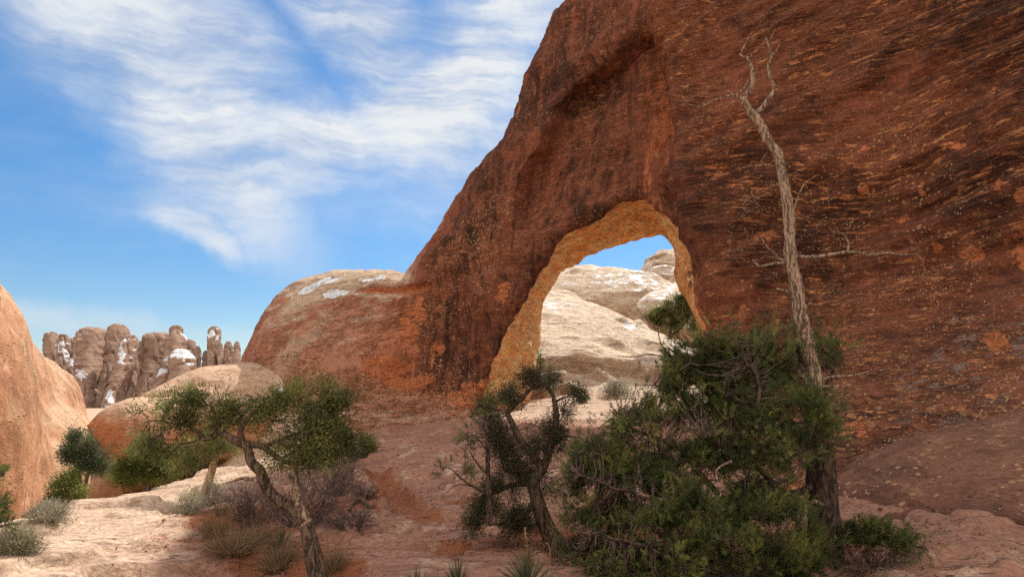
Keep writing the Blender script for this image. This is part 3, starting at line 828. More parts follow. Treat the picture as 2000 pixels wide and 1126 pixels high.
# slickrock behind the arch
def ledges(V, step, amp, seed):
    """thin beds that weather back below a hard lip"""
    q = (V[:, 2] + 0.12 * V[:, 0] + 0.9 * fbm(V * [0.16, 0.22, 0.3], 4, seed)) / step
    f = q - np.floor(q)
    k = sstep(fbm(V * [0.22, 0.22, 0.5] + np.floor(q)[:, None] * 3.7, 3, seed + 1), -0.05, 0.4)
    return amp * k * (sstep(f, 0.0, 0.85) - sstep(f, 0.86, 1.0))
s1 = np.array([-0.6, 42.0, 0.0])
def slope_field(p):
    rx = np.where(p[:, 0] > s1[0], 18.0, 13.0)
    r = np.sqrt(((p[:, 0] - s1[0] - 0.6) / rx) ** 2 + ((p[:, 1] - 49.0) / np.where(p[:, 1] < 49, 21.0, 14.0)) ** 2)
    return (p[:, 2] - 8.6 * (1 - r ** 1.45)) * 0.85
sl_ = rock_mass('rock_slope', 'broad cream slickrock slope seen through the arch, ledges at its foot', 'rock',
          lambda p: smin(slope_field(p), ell(p, s1 + [6.5, -9.5, -0.2], (9.0, 3.5, 2.0)), 0.8), (-14, 26.5, -1), (18, 64, 9.4), 0.16, m_slope,
          lambda V: 0.25 * fbm(V * [0.25, 0.25, 0.5], 4, 55) + ledges(V, 0.55, 0.38, 58) + 0.3 * ledges(V, 0.8, 0.6, 59) * sstep(V[:, 2], 3.4, 2.4) - 0.75 * sstep(V[:, 2] + 0.05 * V[:, 0] + 0.7 * fbm(V * 0.30, 4, 63, 0.6), 2.75, 2.45) - 0.55 * sstep(V[:, 2] + 0.6 * fbm(V * 0.4, 4, 64, 0.6), 1.95, 1.75) + 0.05 * fbm(V * 1.5, 3, 57),
          lambda V, N: dict(pale=np.clip(0.75 + 0.25 * sstep(N[:, 2] + 0.2 * fbm(V, 4, 13), 0.1, 0.5), 0, 1) * (1 - 0.75 * sstep(V[:, 2], 2.6, 1.2) * sstep(N[:, 2], 0.75, 0.4)),
                            stain=0.25 * sstep(-N[:, 2], -0.5, 0.1),
                            snow=0.55 * sstep(np.abs(V[:, 0] - 2.6) / 1.6 + np.abs(V[:, 2] - 6.2) / 1.3, 1.3, 0.4) + 0.60 * sstep(np.abs(V[:, 0] - 7.0) / 0.8 + np.abs(V[:, 2] - 4.9) / 0.5, 1.2, 0.5)
                            + 0.5 * sstep(np.abs(V[:, 0] - 9.3) / 1.6 + np.abs(V[:, 2] - 5.0) / 1.0, 1.3, 0.5) - 0.08))
def back_dome(label, px, py, depth, r, seed, snow, h=0.3, name='rock_dome'):
    c = at(px, py, depth); top = c[2]; c[2] = top - r[2]
    lo = c - np.array(r) * 1.15; hi = c + np.array(r) * 1.15; lo[2] = max(lo[2], -1)
    return rock_mass(name, label, 'rock', lambda p: ell(p, c, r), lo, hi, h, m_slope,
              lambda V: 0.35 * fbm(V * 0.22, 4, seed) + ledges(V, 1.1, 0.35, seed + 3),
              lambda V, N: dict(pale=sstep(N[:, 2] + 0.2 * fbm(V, 3, 13), 0.3, 0.75), stain=0.3 * sstep(-N[:, 2], -0.35, 0.2), snow=snow * sstep(N[:, 2], 0.35, 0.8) + 0.25 * fbm(V * 0.3, 3, seed + 9)),
              group='domes behind the arch')
back_dome('snow-streaked rock dome behind the cream slope, filling the middle of the arch opening', 1165, 520, 60, (11, 9, 9), 61, 0.40)
back_dome('lower snowy rock dome behind the shrub in the arch, right of the crack', 1330, 556, 55, (7.5, 6, 7), 71, 0.45)
back_dome('bare brown rock knob highest against the sky in the right of the arch opening', 1345, 480, 82, (8, 8, 9), 81, -0.3)
back_dome('thin far dome with a snow edge, below the bare brown knob in the arch', 1310, 522, 72, (6, 6, 8), 84, 0.55)
back_dome('small distant brown rock cap on the skyline in the left of the arch opening', 1125, 518, 78, (3.4, 4, 5), 91, -0.5)

# ---------------------------------------------------------------- far spires
def spire(spec, seed, label):
    """one leaning sandstone fin: rows of (photograph y, left x, right x) give its outline; it is nearly as deep as wide or deeper"""
    rows, depth, thick = spec
    rr = np.array(rows, float)
    ys = np.linspace(rr[0, 0], rr[-1, 0], 64)
    xl = np.interp(ys, rr[:, 0], rr[:, 1]); xr = np.interp(ys, rr[:, 0], rr[:, 2])
    nA = 40
    V = []
    ztop = at((xl[0] + xr[0]) / 2, ys[0], depth)[2]
    for k, y in enumerate(ys):
        dk = depth - 0.7 * max(0.0, (y - ys[0]) * depth / FPX - 1.0)      # the front of the fin leans back
        a = at(xl[k], y, dk); b = at(xr[k], y, dk)
        c = (a + b) / 2
        wx = (b[0] - a[0]) / 2 * (1.0 - 0.34 * min(1.0, k / 18.0))
        cap = math.sqrt(min(1, (k + 0.6) / 2.2))
        tdep = wx * thick * (1 + 0.6 * k / 64)
        th = np.linspace(0, 2 * np.pi, nA, endpoint=False)
        cx, sx = np.cos(th), np.sin(th)
        ex = np.sign(cx) * np.abs(cx) ** 0.55; ey = np.sign(sx) * np.abs(sx) ** 0.55
        X = c[0] + 0.92 * wx * ex * cap + 0.12 * tdep * ey * cap
        Y = c[1] + tdep * ey * cap
        V.append(np.stack([X, Y, np.full(nA, c[2])], 1))
    V = np.vstack(V)
    M = 64
    i = np.arange(M * nA).reshape(M, nA)
    Q = np.stack([i[:-1], i[1:], np.roll(i, -1, 1)[1:], np.roll(i, -1, 1)[:-1]], -1).reshape(-1, 4)
    topv = V[:nA].mean(0) + [0, 0, 0.2]
    V = np.vstack([V, topv])
    tri = np.stack([np.full(nA, len(V) - 1), np.arange(nA), (np.arange(nA) + 1) % nA], 1)
    N = vnormals(V, Q)
    dsp = 0.22 * fbm(V * [0.25, 0.25, 0.07] + seed * 3.1, 4, seed) + 0.10 * fbm(V * [0.05, 0.05, 0.9] + seed, 4, seed + 5) + 0.30 * ridged(V * [0.5, 0.5, 0.02] + seed, 3, seed + 7)
    dsp = dsp - 0.8 * (1 - sstep(np.abs(perlin(V * [0.22, 0.22, 0.012] + seed * 1.7, seed + 31)), 0.0, 0.09)) - 0.14 * (1 - sstep(np.abs(perlin(V * [0.04, 0.04, 0.45] + seed * 0.7, seed + 33)), 0.0, 0.10))
    dsp = dsp * np.minimum(1, np.concatenate([np.repeat((rr[1, 2] - rr[1, 1]) / 14.0, len(V))]))
    V = V + N * dsp[:, None]
    N = vnormals(V, Q)
    base = V.mean(0); base[2] = V[:, 2].min()
    me = mesh_np('rock_spire', V - base, [Q, tri], [m_spire],
                 attrs=dict(pale=0.5 * sstep(N[:, 2], 0.0, 0.5), stain=0.30 * sstep(-N[:, 2], -0.2, 0.4) + 0.10, soil=np.zeros(len(V)),
                            snow=0.80 * sstep(N[:, 2] + 0.25 * fbm(V * 0.18, 3, seed + 15), 0.30, 0.55) * sstep(fbm(V * [0.13, 0.13, 0.06], 3, seed + 25), 0.05, 0.35) - 0.12))
    return link('rock_spire', me, None, label, 'rock spire', 'rock spires on the skyline', loc=base)
SP = [
    ([(648, 93, 105), (662, 89, 114), (690, 86, 117), (800, 80, 125)], 262, 1.0, 'first and leftmost stubby rounded spire, with snow on its shoulder, beside the tan cliff'),
    ([(653, 118, 130), (672, 115, 136), (700, 112, 134), (800, 95, 130)], 258, 1.0, 'second small spire from the left, low and bare with a knobbly head'),
    ([(651, 150, 156), (668, 138, 160), (700, 126, 158), (800, 105, 150)], 268, 1.3, 'narrow leaning spire tucked against the left side of the snow-covered broad fin'),
    ([(640, 168, 194), (650, 160, 204), (700, 150, 206), (760, 148, 190), (830, 140, 180)], 255, 1.2, 'broad domed spire with the longest snow streak, third mass from the cliff'),
    ([(634, 222, 242), (650, 216, 245), (690, 208, 240), (760, 196, 222), (840, 180, 214)], 262, 1.6, 'tallest left spire with a flat double head, right of the snow-streaked broad fin'),
    ([(655, 250, 262), (668, 243, 264), (720, 226, 257), (770, 210, 240), (840, 196, 226)], 252, 1.6, 'smooth tapering fin with a ladder of snow, leaning right in front of the flat-headed spire'),
    ([(667, 270, 276), (680, 266, 281), (720, 256, 280), (780, 240, 266), (840, 228, 256)], 258, 1.5, 'thin pointed spire in the gap right of the smooth tapering fin'),
    ([(650, 294, 328), (660, 286, 331), (700, 281, 325), (760, 268, 308), (840, 255, 295)], 265, 1.3, 'wide flat-topped spire with a square snow patch below its top'),
    ([(637, 337, 352), (648, 334, 353), (664, 330, 362), (700, 322, 362), (760, 300, 334), (840, 280, 320)], 259, 1.4, 'spire with a small square knob on top, centre of the skyline group'),
    ([(683, 345, 366), (700, 335, 380), (730, 330, 384), (760, 324, 372), (840, 310, 360)], 250, 1.2, 'rounded lumpy fin low in front of the square-knobbed spire'),
    ([(664, 366, 378), (680, 362, 380), (720, 360, 382), (840, 345, 372)], 268, 1.2, 'short twin-headed spire behind the lumpy fin'),
    ([(676, 382, 389), (690, 381, 391), (740, 381, 392), (840, 376, 392)], 256, 1.2, 'thin dark spire standing alone left of the gap of sky'),
    ([(685, 400, 406), (700, 397, 408), (740, 394, 408), (840, 392, 408)], 258, 1.2, 'low dark spire leaning on the left of the tall square pillar'),
    ([(639, 412, 428), (650, 409, 429), (690, 405, 427), (740, 404, 426), (840, 400, 428)], 262, 1.2, 'tall straight pillar with a flat head, standing clear of the other spires'),
    ([(669, 427, 434), (684, 425, 435), (720, 425, 436), (840, 424, 438)], 255, 1.1, 'slim short spire touching the right side of the tall straight pillar'),
    ([(667, 443, 449), (680, 439, 452), (720, 436, 452), (840, 434, 456)], 258, 1.1, 'second spire from the right end, short and rounded'),
    ([(667, 460, 466), (682, 457, 468), (720, 453, 470), (840, 450, 476)], 256, 1.1, 'rightmost little spire beside the big dome'),
]
for k, (rows, dep, th_, lab) in enumerate(SP):
    spire((rows, dep, th_), 100 + 11 * k, lab)

def far_ridge():
    xs = np.linspace(-160, -70, 70); ys = np.linspace(264, 330, 30)
    X, Y = np.meshgrid(xs, ys, indexing='ij')
    p = np.stack([X.ravel(), Y.ravel(), np.zeros(X.size)], 1)
    z = 11 * np.exp(-((p[:, 1] - 288) / 7) ** 2) * sstep(p[:, 0], -165, -150) * sstep(p[:, 0], -72, -100) + 2.5 * fbm(p * 0.05, 4, 7) - 3
    i = np.arange(X.size).reshape(X.shape)
    Q = np.stack([i[:-1, :-1], i[1:, :-1], i[1:, 1:], i[:-1, 1:]], -1).reshape(-1, 4)
    p[:, 2] = z
    me = mesh_np('hill', p, Q, [m_spire], attrs=dict(pale=np.zeros(len(p)), stain=np.full(len(p), .3), snow=np.full(len(p), -.2), soil=np.zeros(len(p))))
    return link('hill', me, kind='structure')
far_ridge()
# ---------------------------------------------------------------- plants
class Mesh:
    def __init__(self):
        self.v, self.q, self.t, self.n = [], [], [], 0
        self.tint = []
    def tube(self, pts, rad, sides=6, cap=True, wob=0.0, rng=None):
        p = np.asarray(pts, float); M = len(p)
        rad = np.broadcast_to(np.asarray(rad, float), (M,))
        d = np.gradient(p, axis=0); d /= np.maximum(np.linalg.norm(d, axis=1, keepdims=True), 1e-9)
        ref = np.array([0.31, 0.87, 0.38]) if abs(d[:, 2]).mean() > 0.6 else np.array([0.1, 0.2, 1.0])
        u = np.cross(d, ref); u /= np.maximum(np.linalg.norm(u, axis=1, keepdims=True), 1e-9)
        w_ = np.cross(d, u)
        th = np.linspace(0, 2 * np.pi, sides, endpoint=False)
        rr = rad[:, None] * np.ones(sides)
        if wob and rng is not None:
            ph = rng.uniform(0, 6.28, 3)
            rr = rr * (1 + wob * (np.sin(2 * th + ph[0] + np.arange(M)[:, None] * 0.15) * 0.5 + np.sin(5 * th + ph[1] + np.arange(M)[:, None] * 0.22) * 0.35 + rng.normal(0, 0.25, (M, sides))))
        V = p[:, None] + rr[..., None] * (np.cos(th)[None, :, None] * u[:, None] + np.sin(th)[None, :, None] * w_[:, None])
        i = np.arange(M * sides).reshape(M, sides) + self.n
        Q = np.stack([i[:-1], np.roll(i, -1, 1)[:-1], np.roll(i, -1, 1)[1:], i[1:]], -1).reshape(-1, 4)
        self.v.append(V.reshape(-1, 3)); self.q.append(Q); self.n += M * sides
        self.tint.append(np.full(M * sides, 0.5))
        if cap:
            self.v.append(p[-1:] + d[-1:] * rad[-1] * 0.5); self.tint.append([0.5])
            e = i[-1]
            self.t.append(np.stack([e, np.roll(e, -1), np.full(sides, self.n)], 1)); self.n += 1
    def blades(self, base, dirs, length, width, tint, bend=None, segs=1, rng=None):
        """thin leaves: one triangle each, or a bent strip of segs quads"""
        n = len(base)
        if n == 0: return
        dirs = dirs / np.maximum(np.linalg.norm(dirs, axis=1, keepdims=True), 1e-9)
        rv = rng.normal(size=(n, 3)); s = np.cross(dirs, rv); s /= np.maximum(np.linalg.norm(s, axis=1, keepdims=True), 1e-9)
        length = np.broadcast_to(length, (n,))[:, None]; width = np.broadcast_to(width, (n,))[:, None]
        tint = np.broadcast_to(tint, (n,))
        rows = []
        for k in range(segs + 1):
            f = k / segs
            c = base + dirs * length * f
            if bend is not None:
                c = c + bend * (f * f) * length
            if k < segs:
                hw = width * 0.5 * (1 - 0.75 * f ** 1.5)
                rows.append(c - s * hw); rows.append(c + s * hw)
            else:
                rows.append(c)
        V = np.stack(rows, 1)
        m = V.shape[1]
        i0 = self.n + np.arange(n) * m
        for k in range(segs - 1):
            self.q.append(np.stack([i0 + 2 * k, i0 + 2 * k + 1, i0 + 2 * k + 3, i0 + 2 * k + 2], 1))
        k = segs - 1
        self.t.append(np.stack([i0 + 2 * k, i0 + 2 * k + 1, i0 + 2 * k + 2], 1))
        self.v.append(V.reshape(-1, 3)); self.tint.append(np.repeat(tint, m)); self.n += n * m
    def link(self, name, mat, origin, parent=None, smooth=True, **kw):
        V = np.vstack(self.v) - origin
        F = []
        if self.q: F.append(np.vstack(self.q))
        if self.t: F.append(np.vstack(self.t))
        me = mesh_np(name, V, F, [mat], smooth=smooth, attrs=dict(tint=np.concatenate(self.tint)))
        return link(name, me, parent, loc=(None if parent is not None else origin), **kw)

def leaf_mat(name, dark, light, tip, rough=0.6, trans=0.42):
    m, t = new_mat(name)
    P = t.new('ShaderNodeTexCoord').outputs['Object']
    tn = t.attr('tint')
    c = t.mix(t.ramp(tn, 0.0, 0.6, smooth=False), dark, light)
    c = t.mix(t.ramp(tn, 0.6, 1.0, smooth=False), c, tip)
    mm = t.new('ShaderNodeVectorMath', {0: c}, operation='SCALE'); t.put(mm, 'Scale', t.ramp(t.noise(P, 3.0, 3), 0.3, 0.7, 0.7, 1.3)); c = mm.outputs[0]
    b = t.new('ShaderNodeBsdfPrincipled', {'Base Color': c, 'Roughness': rough, 'Specular IOR Level': 0.25})
    tr = t.new('ShaderNodeBsdfTranslucent', {0: c})
    mx = t.new('ShaderNodeMixShader', {0: trans, 1: b.outputs[0], 2: tr.outputs[0]})
    t.new('ShaderNodeOutputMaterial', {0: mx.outputs[0]})
    return m
def bark_mat(name, dark, light, scale=(9, 9, 1.6), bump=0.02):
    m, t = new_mat(name)
    P = t.new('ShaderNodeTexCoord').outputs['Object']
    g = t.noise(t.mapv(t.vadd(P, t.vscale(t.noise(P, 3, 2, out=1), 0.15)), scale), 2.2, 7, 0.65)
    f = t.noise(P, 45, 4, 0.7)
    c = t.mix(t.ramp(t.add(t.mul(g, 0.75), t.mul(f, 0.25)), 0.43, 0.58), dark, light)
    bp = t.new('ShaderNodeBump', {'Strength': 1.0, 'Distance': bump, 'Height': t.add(g, t.mul(f, 0.3))})
    pbsdf(t, c, 0.85, bp.outputs[0], 0.15)
    return m
M_PINE = leaf_mat('pine_needles', (0.044, 0.062, 0.024), (0.165, 0.190, 0.056), (0.36, 0.34, 0.10))
M_JUN = leaf_mat('juniper_scales', (0.056, 0.066, 0.025), (0.190, 0.205, 0.066), (0.38, 0.36, 0.12))
M_SHRUB = leaf_mat('shrub_leaves', (0.035, 0.055, 0.018), (0.100, 0.125, 0.038), (0.20, 0.20, 0.070))
M_GREY = leaf_mat('grey_sage_leaves', (0.16, 0.135, 0.095), (0.36, 0.32, 0.23), (0.55, 0.50, 0.36))
M_DRY = leaf_mat('dry_grass', (0.12, 0.065, 0.035), (0.30, 0.19, 0.10), (0.48, 0.36, 0.20))
M_YUCCA = leaf_mat('yucca_leaves', (0.045, 0.052, 0.028), (0.115, 0.120, 0.060), (0.26, 0.22, 0.11), trans=0.1)
M_BARK = bark_mat('dark_pine_bark', (0.028, 0.019, 0.014), (0.135, 0.085, 0.058), (16, 16, 4.0))
M_JBARK = bark_mat('shredded_juniper_bark', (0.040, 0.026, 0.018), (0.20, 0.130, 0.085), (24, 24, 2.2))
M_DEAD = bark_mat('bleached_dead_wood', (0.105, 0.064, 0.043), (0.44, 0.305, 0.205), (26, 26, 1.6), 0.012)
M_TWIG = bark_mat('grey_brown_twigs', (0.065, 0.042, 0.032), (0.20, 0.135, 0.105), (6, 6, 6), 0.004)
M_PURPLE = bark_mat('purplish_bare_twigs', (0.075, 0.047, 0.040), (0.21, 0.140, 0.115), (6, 6, 6), 0.003)
M_PALE = bark_mat('pale_sunlit_wood', (0.20, 0.115, 0.060), (0.52, 0.345, 0.190), (14, 14, 1.0), 0.01)

def ground_hit(px, py, lo=3.0, hi=45.0):
    d = pix(px, py)
    ks = np.arange(lo, hi, 0.05)
    p = EYE + d * ks[:, None]
    below = p[:, 2] < ground_z(p[:, :2])
    k = np.argmax(below) if below.any() else len(ks) - 1
    return p[k]

def traced(rows, depth, n=6):
    """limb traced in the photograph: rows (px, py, radius m[, depth offset m])"""
    r = np.array([list(q) + [0.0] * (4 - len(q)) for q in rows], float)
    s = spline(r, n)
    return at(s[:, 0], s[:, 1], depth + s[:, 3]), np.maximum(s[:, 2], 0.002)

def crown_points(blobs, depth, rng, density, clump=1.0, ragged=0.25, thr=0.12):
    """points for leaf clumps inside crown masses (px, py, rx px, ry px, depth offset m, depth radius m), thinned by noise so that gaps show"""
    out, cen = [], []
    seed_n = int(rng.integers(1000))
    for b_ in blobs:
        px, py, rx, ry = b_[:4]
        do = b_[4] if len(b_) > 4 else 0.0
        m_per = (depth + do) / FPX
        dr = b_[5] if len(b_) > 5 else 0.75 * 0.5 * (rx + ry) * m_per
        nn = int(density * (rx * ry * m_per * m_per) * math.pi)
        q = rng.normal(size=(nn, 3)); q /= np.linalg.norm(q, axis=1, keepdims=True)
        lob = 1 + 0.75 * fbm(q * 1.6 + rng.uniform(0, 50, 3), 3, 4)[:, None]
        q *= (rng.uniform(0.05, 1, (nn, 1)) ** (1 / 2.2)) * lob * (1 + ragged * rng.normal(size=(nn, 1)))
        p = at(px + q[:, 0] * rx, py + q[:, 1] * ry, depth + do + q[:, 2] * dr)
        keep = fbm(p * 4.2 / clump, 3, seed_n, 0.65) > thr
        out.append(p[keep]); cen.append(np.repeat(at(px, py, depth + do)[None], keep.sum(), 0))
    return np.vstack(out), np.vstack(cen)

def wiggle(a, b, n, amp, rng, sag=0.0):
    t = np.linspace(0, 1, n)[:, None]
    L = np.linalg.norm(b - a)
    k1, k2 = rng.normal(size=(2, 3)) * amp * L
    return a + (b - a) * t + k1 * np.sin(np.pi * t) + k2 * np.sin(2 * np.pi * t) * 0.6 + np.array([0, 0, -sag * L]) * np.sin(np.pi * t)

def branch_out(P, limbs, tw, rng, per=10, r0=0.010, r1=0.0025):
    """limbs -> boughs -> twigs that carry the leaf clumps; returns the growth direction of every clump"""
    L = np.vstack(limbs)
    K = max(1, len(P) // per)
    C = P[rng.choice(len(P), K, replace=False)]
    own = np.empty(len(P), int)
    for s_ in range(0, len(P), 500):
        own[s_:s_ + 500] = np.argmin(((P[s_:s_ + 500, None] - C[None]) ** 2).sum(2), 1)
    dirs = np.empty_like(P)
    for k in range(K):
        m = np.where(own == k)[0]
        if len(m) == 0: continue
        c = P[m].mean(0)
        a = L[np.argmin(((L - c) ** 2).sum(1) + 0.05 * np.maximum(0, L[:, 2] - c[2]))]
        c2 = c - (c - a) * 0.15
        ln = np.linalg.norm(c2 - a)
        path = wiggle(a, c2, 7, 0.08, rng, 0.06)
        tw.tube(path, np.linspace(r0 * (0.5 + min(ln, 1.2)), r1 * 1.4, 7), 5, cap=False)
        for i in m:
            tw.tube(wiggle(c2, P[i], 4, 0.10, rng), np.linspace(r1 * 1.3, r1 * 0.6, 4), 3, cap=False)
            d = P[i] - c2
            dirs[i] = d / max(np.linalg.norm(d), 1e-6) + 0.6 * (c - a) / max(ln, 1e-6)
    return dirs / np.maximum(np.linalg.norm(dirs, axis=1, keepdims=True), 1e-9)

def pine_tufts(me, P, D, rng, n=38, shoot=0.085, nl=0.038, nw=0.0036):
    """bottle-brush shoots of needles"""
    up = np.array([0, 0, 0.55])
    D = D + up + 0.25 * rng.normal(size=D.shape); D /= np.linalg.norm(D, axis=1, keepdims=True)
    k = len(P)
    sh = shoot * rng.uniform(0.6, 1.2, k)
    t = rng.uniform(0, 1, (k, n)) ** 0.8
    base = P[:, None] + D[:, None] * (t * sh[:, None])[..., None]
    rv = rng.normal(size=(k, n, 3)); rv -= (rv * D[:, None]).sum(2, keepdims=True) * D[:, None]
    rv /= np.linalg.norm(rv, axis=2, keepdims=True)
    dr = D[:, None] * (0.45 + 0.8 * t[..., None]) + rv * 0.85
    tint = np.clip(0.45 + 0.75 * fbm(P * 5.0, 2, 5)[:, None] + rng.normal(0, 0.12, k)[:, None] + rng.normal(0, 0.10, (k, n)), 0, 1)
    me.blades(base.reshape(-1, 3), dr.reshape(-1, 3), (nl * rng.uniform(0.75, 1.15, (k, n))).ravel(), nw, tint.ravel(), rng=rng)

def scale_tufts(me, P, D, rng, n=24, size=0.05, ll=0.022, lw=0.008, up=0.3):
    """little forking sprays of scale leaves"""
    D = D + np.array([0, 0, up]) + 0.3 * rng.normal(size=D.shape); D /= np.linalg.norm(D, axis=1, keepdims=True)
    k = len(P)
    off = rng.normal(size=(k, n, 3)) * size * 0.6 + D[:, None] * size * rng.uniform(-0.4, 1.3, (k, n, 1))
    dr = off / np.maximum(np.linalg.norm(off, axis=2, keepdims=True), 1e-6) + D[:, None] * 0.8 + 0.4 * rng.normal(size=(k, n, 3))
    tint = np.clip(0.45 + 0.75 * fbm(P * 5.0, 2, 6)[:, None] + rng.normal(0, 0.14, k)[:, None] + rng.normal(0, 0.12, (k, n)), 0, 1)
    me.blades((P[:, None] + off).reshape(-1, 3), dr.reshape(-1, 3), (ll * rng.uniform(0.6, 1.4, (k, n))).ravel(), (lw * rng.uniform(0.7, 1.3, (k, n))).ravel(), tint.ravel(), rng=rng)

def tree(name, label, cat, depth, trunk_rows, limb_rows, blobs, seed, kind='pine', density=400, bark=None, dead_rows=(), group=None, sides=10, foliage=None, per=10, twig_mat=None, base=None, tuft=None, clump=1.0, r0=0.010, thr=0.12):
    rng = np.random.default_rng(seed)
    bark = bark or M_BARK
    tr = Mesh(); lim = []
    for rows in trunk_rows:
        p, r = traced(rows, depth, 7)
        tr.tube(p, r, 14, wob=0.10, rng=rng); lim.append(p)
    org = lim[0][0].copy(); org[2] = ground_z(org[None, :2])[0]
    root = empty(name, org, label, cat, group)
    tr.link('trunk', bark, org, root)
    br, bo = Mesh(), Mesh()
    for rows in limb_rows:
        p, r = traced(rows, depth, 8)
        sc_ = np.linalg.norm(p[-1] - p[0])
        p = p + 0.045 * sc_ * np.column_stack([fbm(np.column_stack([np.linspace(0, 5, len(p)), np.full(len(p), rng.uniform(0, 90)), np.zeros(len(p))]), 3, q) for q in (1, 2, 3)]) * np.linspace(0, 1, len(p))[:, None]
        bo.tube(p, r, 8, wob=0.12, rng=rng); lim.append(p)
    if bo.n:
        bo.link('boughs', bark, org, root)
    if blobs:
        P, C = crown_points(blobs, depth, rng, density, clump, thr=thr)
        D = branch_out(P, lim, br, rng, per, r0)
        cr = Mesh()
        (pine_tufts if kind == 'pine' else scale_tufts)(cr, P, D, rng, **(tuft or {}))
        cr.link('crown', foliage or (M_PINE if kind == 'pine' else M_JUN), org, root, smooth=False)
    if br.n:
        br.link('branches', twig_mat or M_TWIG, org, root)
    if dead_rows:
        de = Mesh()
        for rows in dead_rows:
            p, r = traced(rows, depth, 7)
            r = r * 0.85 * (1 + 0.10 * rng.normal(size=len(r)))
            p = p + np.cumsum(rng.normal(0, 0.0012, p.shape), axis=0)
            de.tube(p, r, 10, wob=0.10, rng=rng)
        de.link('dead_limbs', M_DEAD, org, root)
    return root

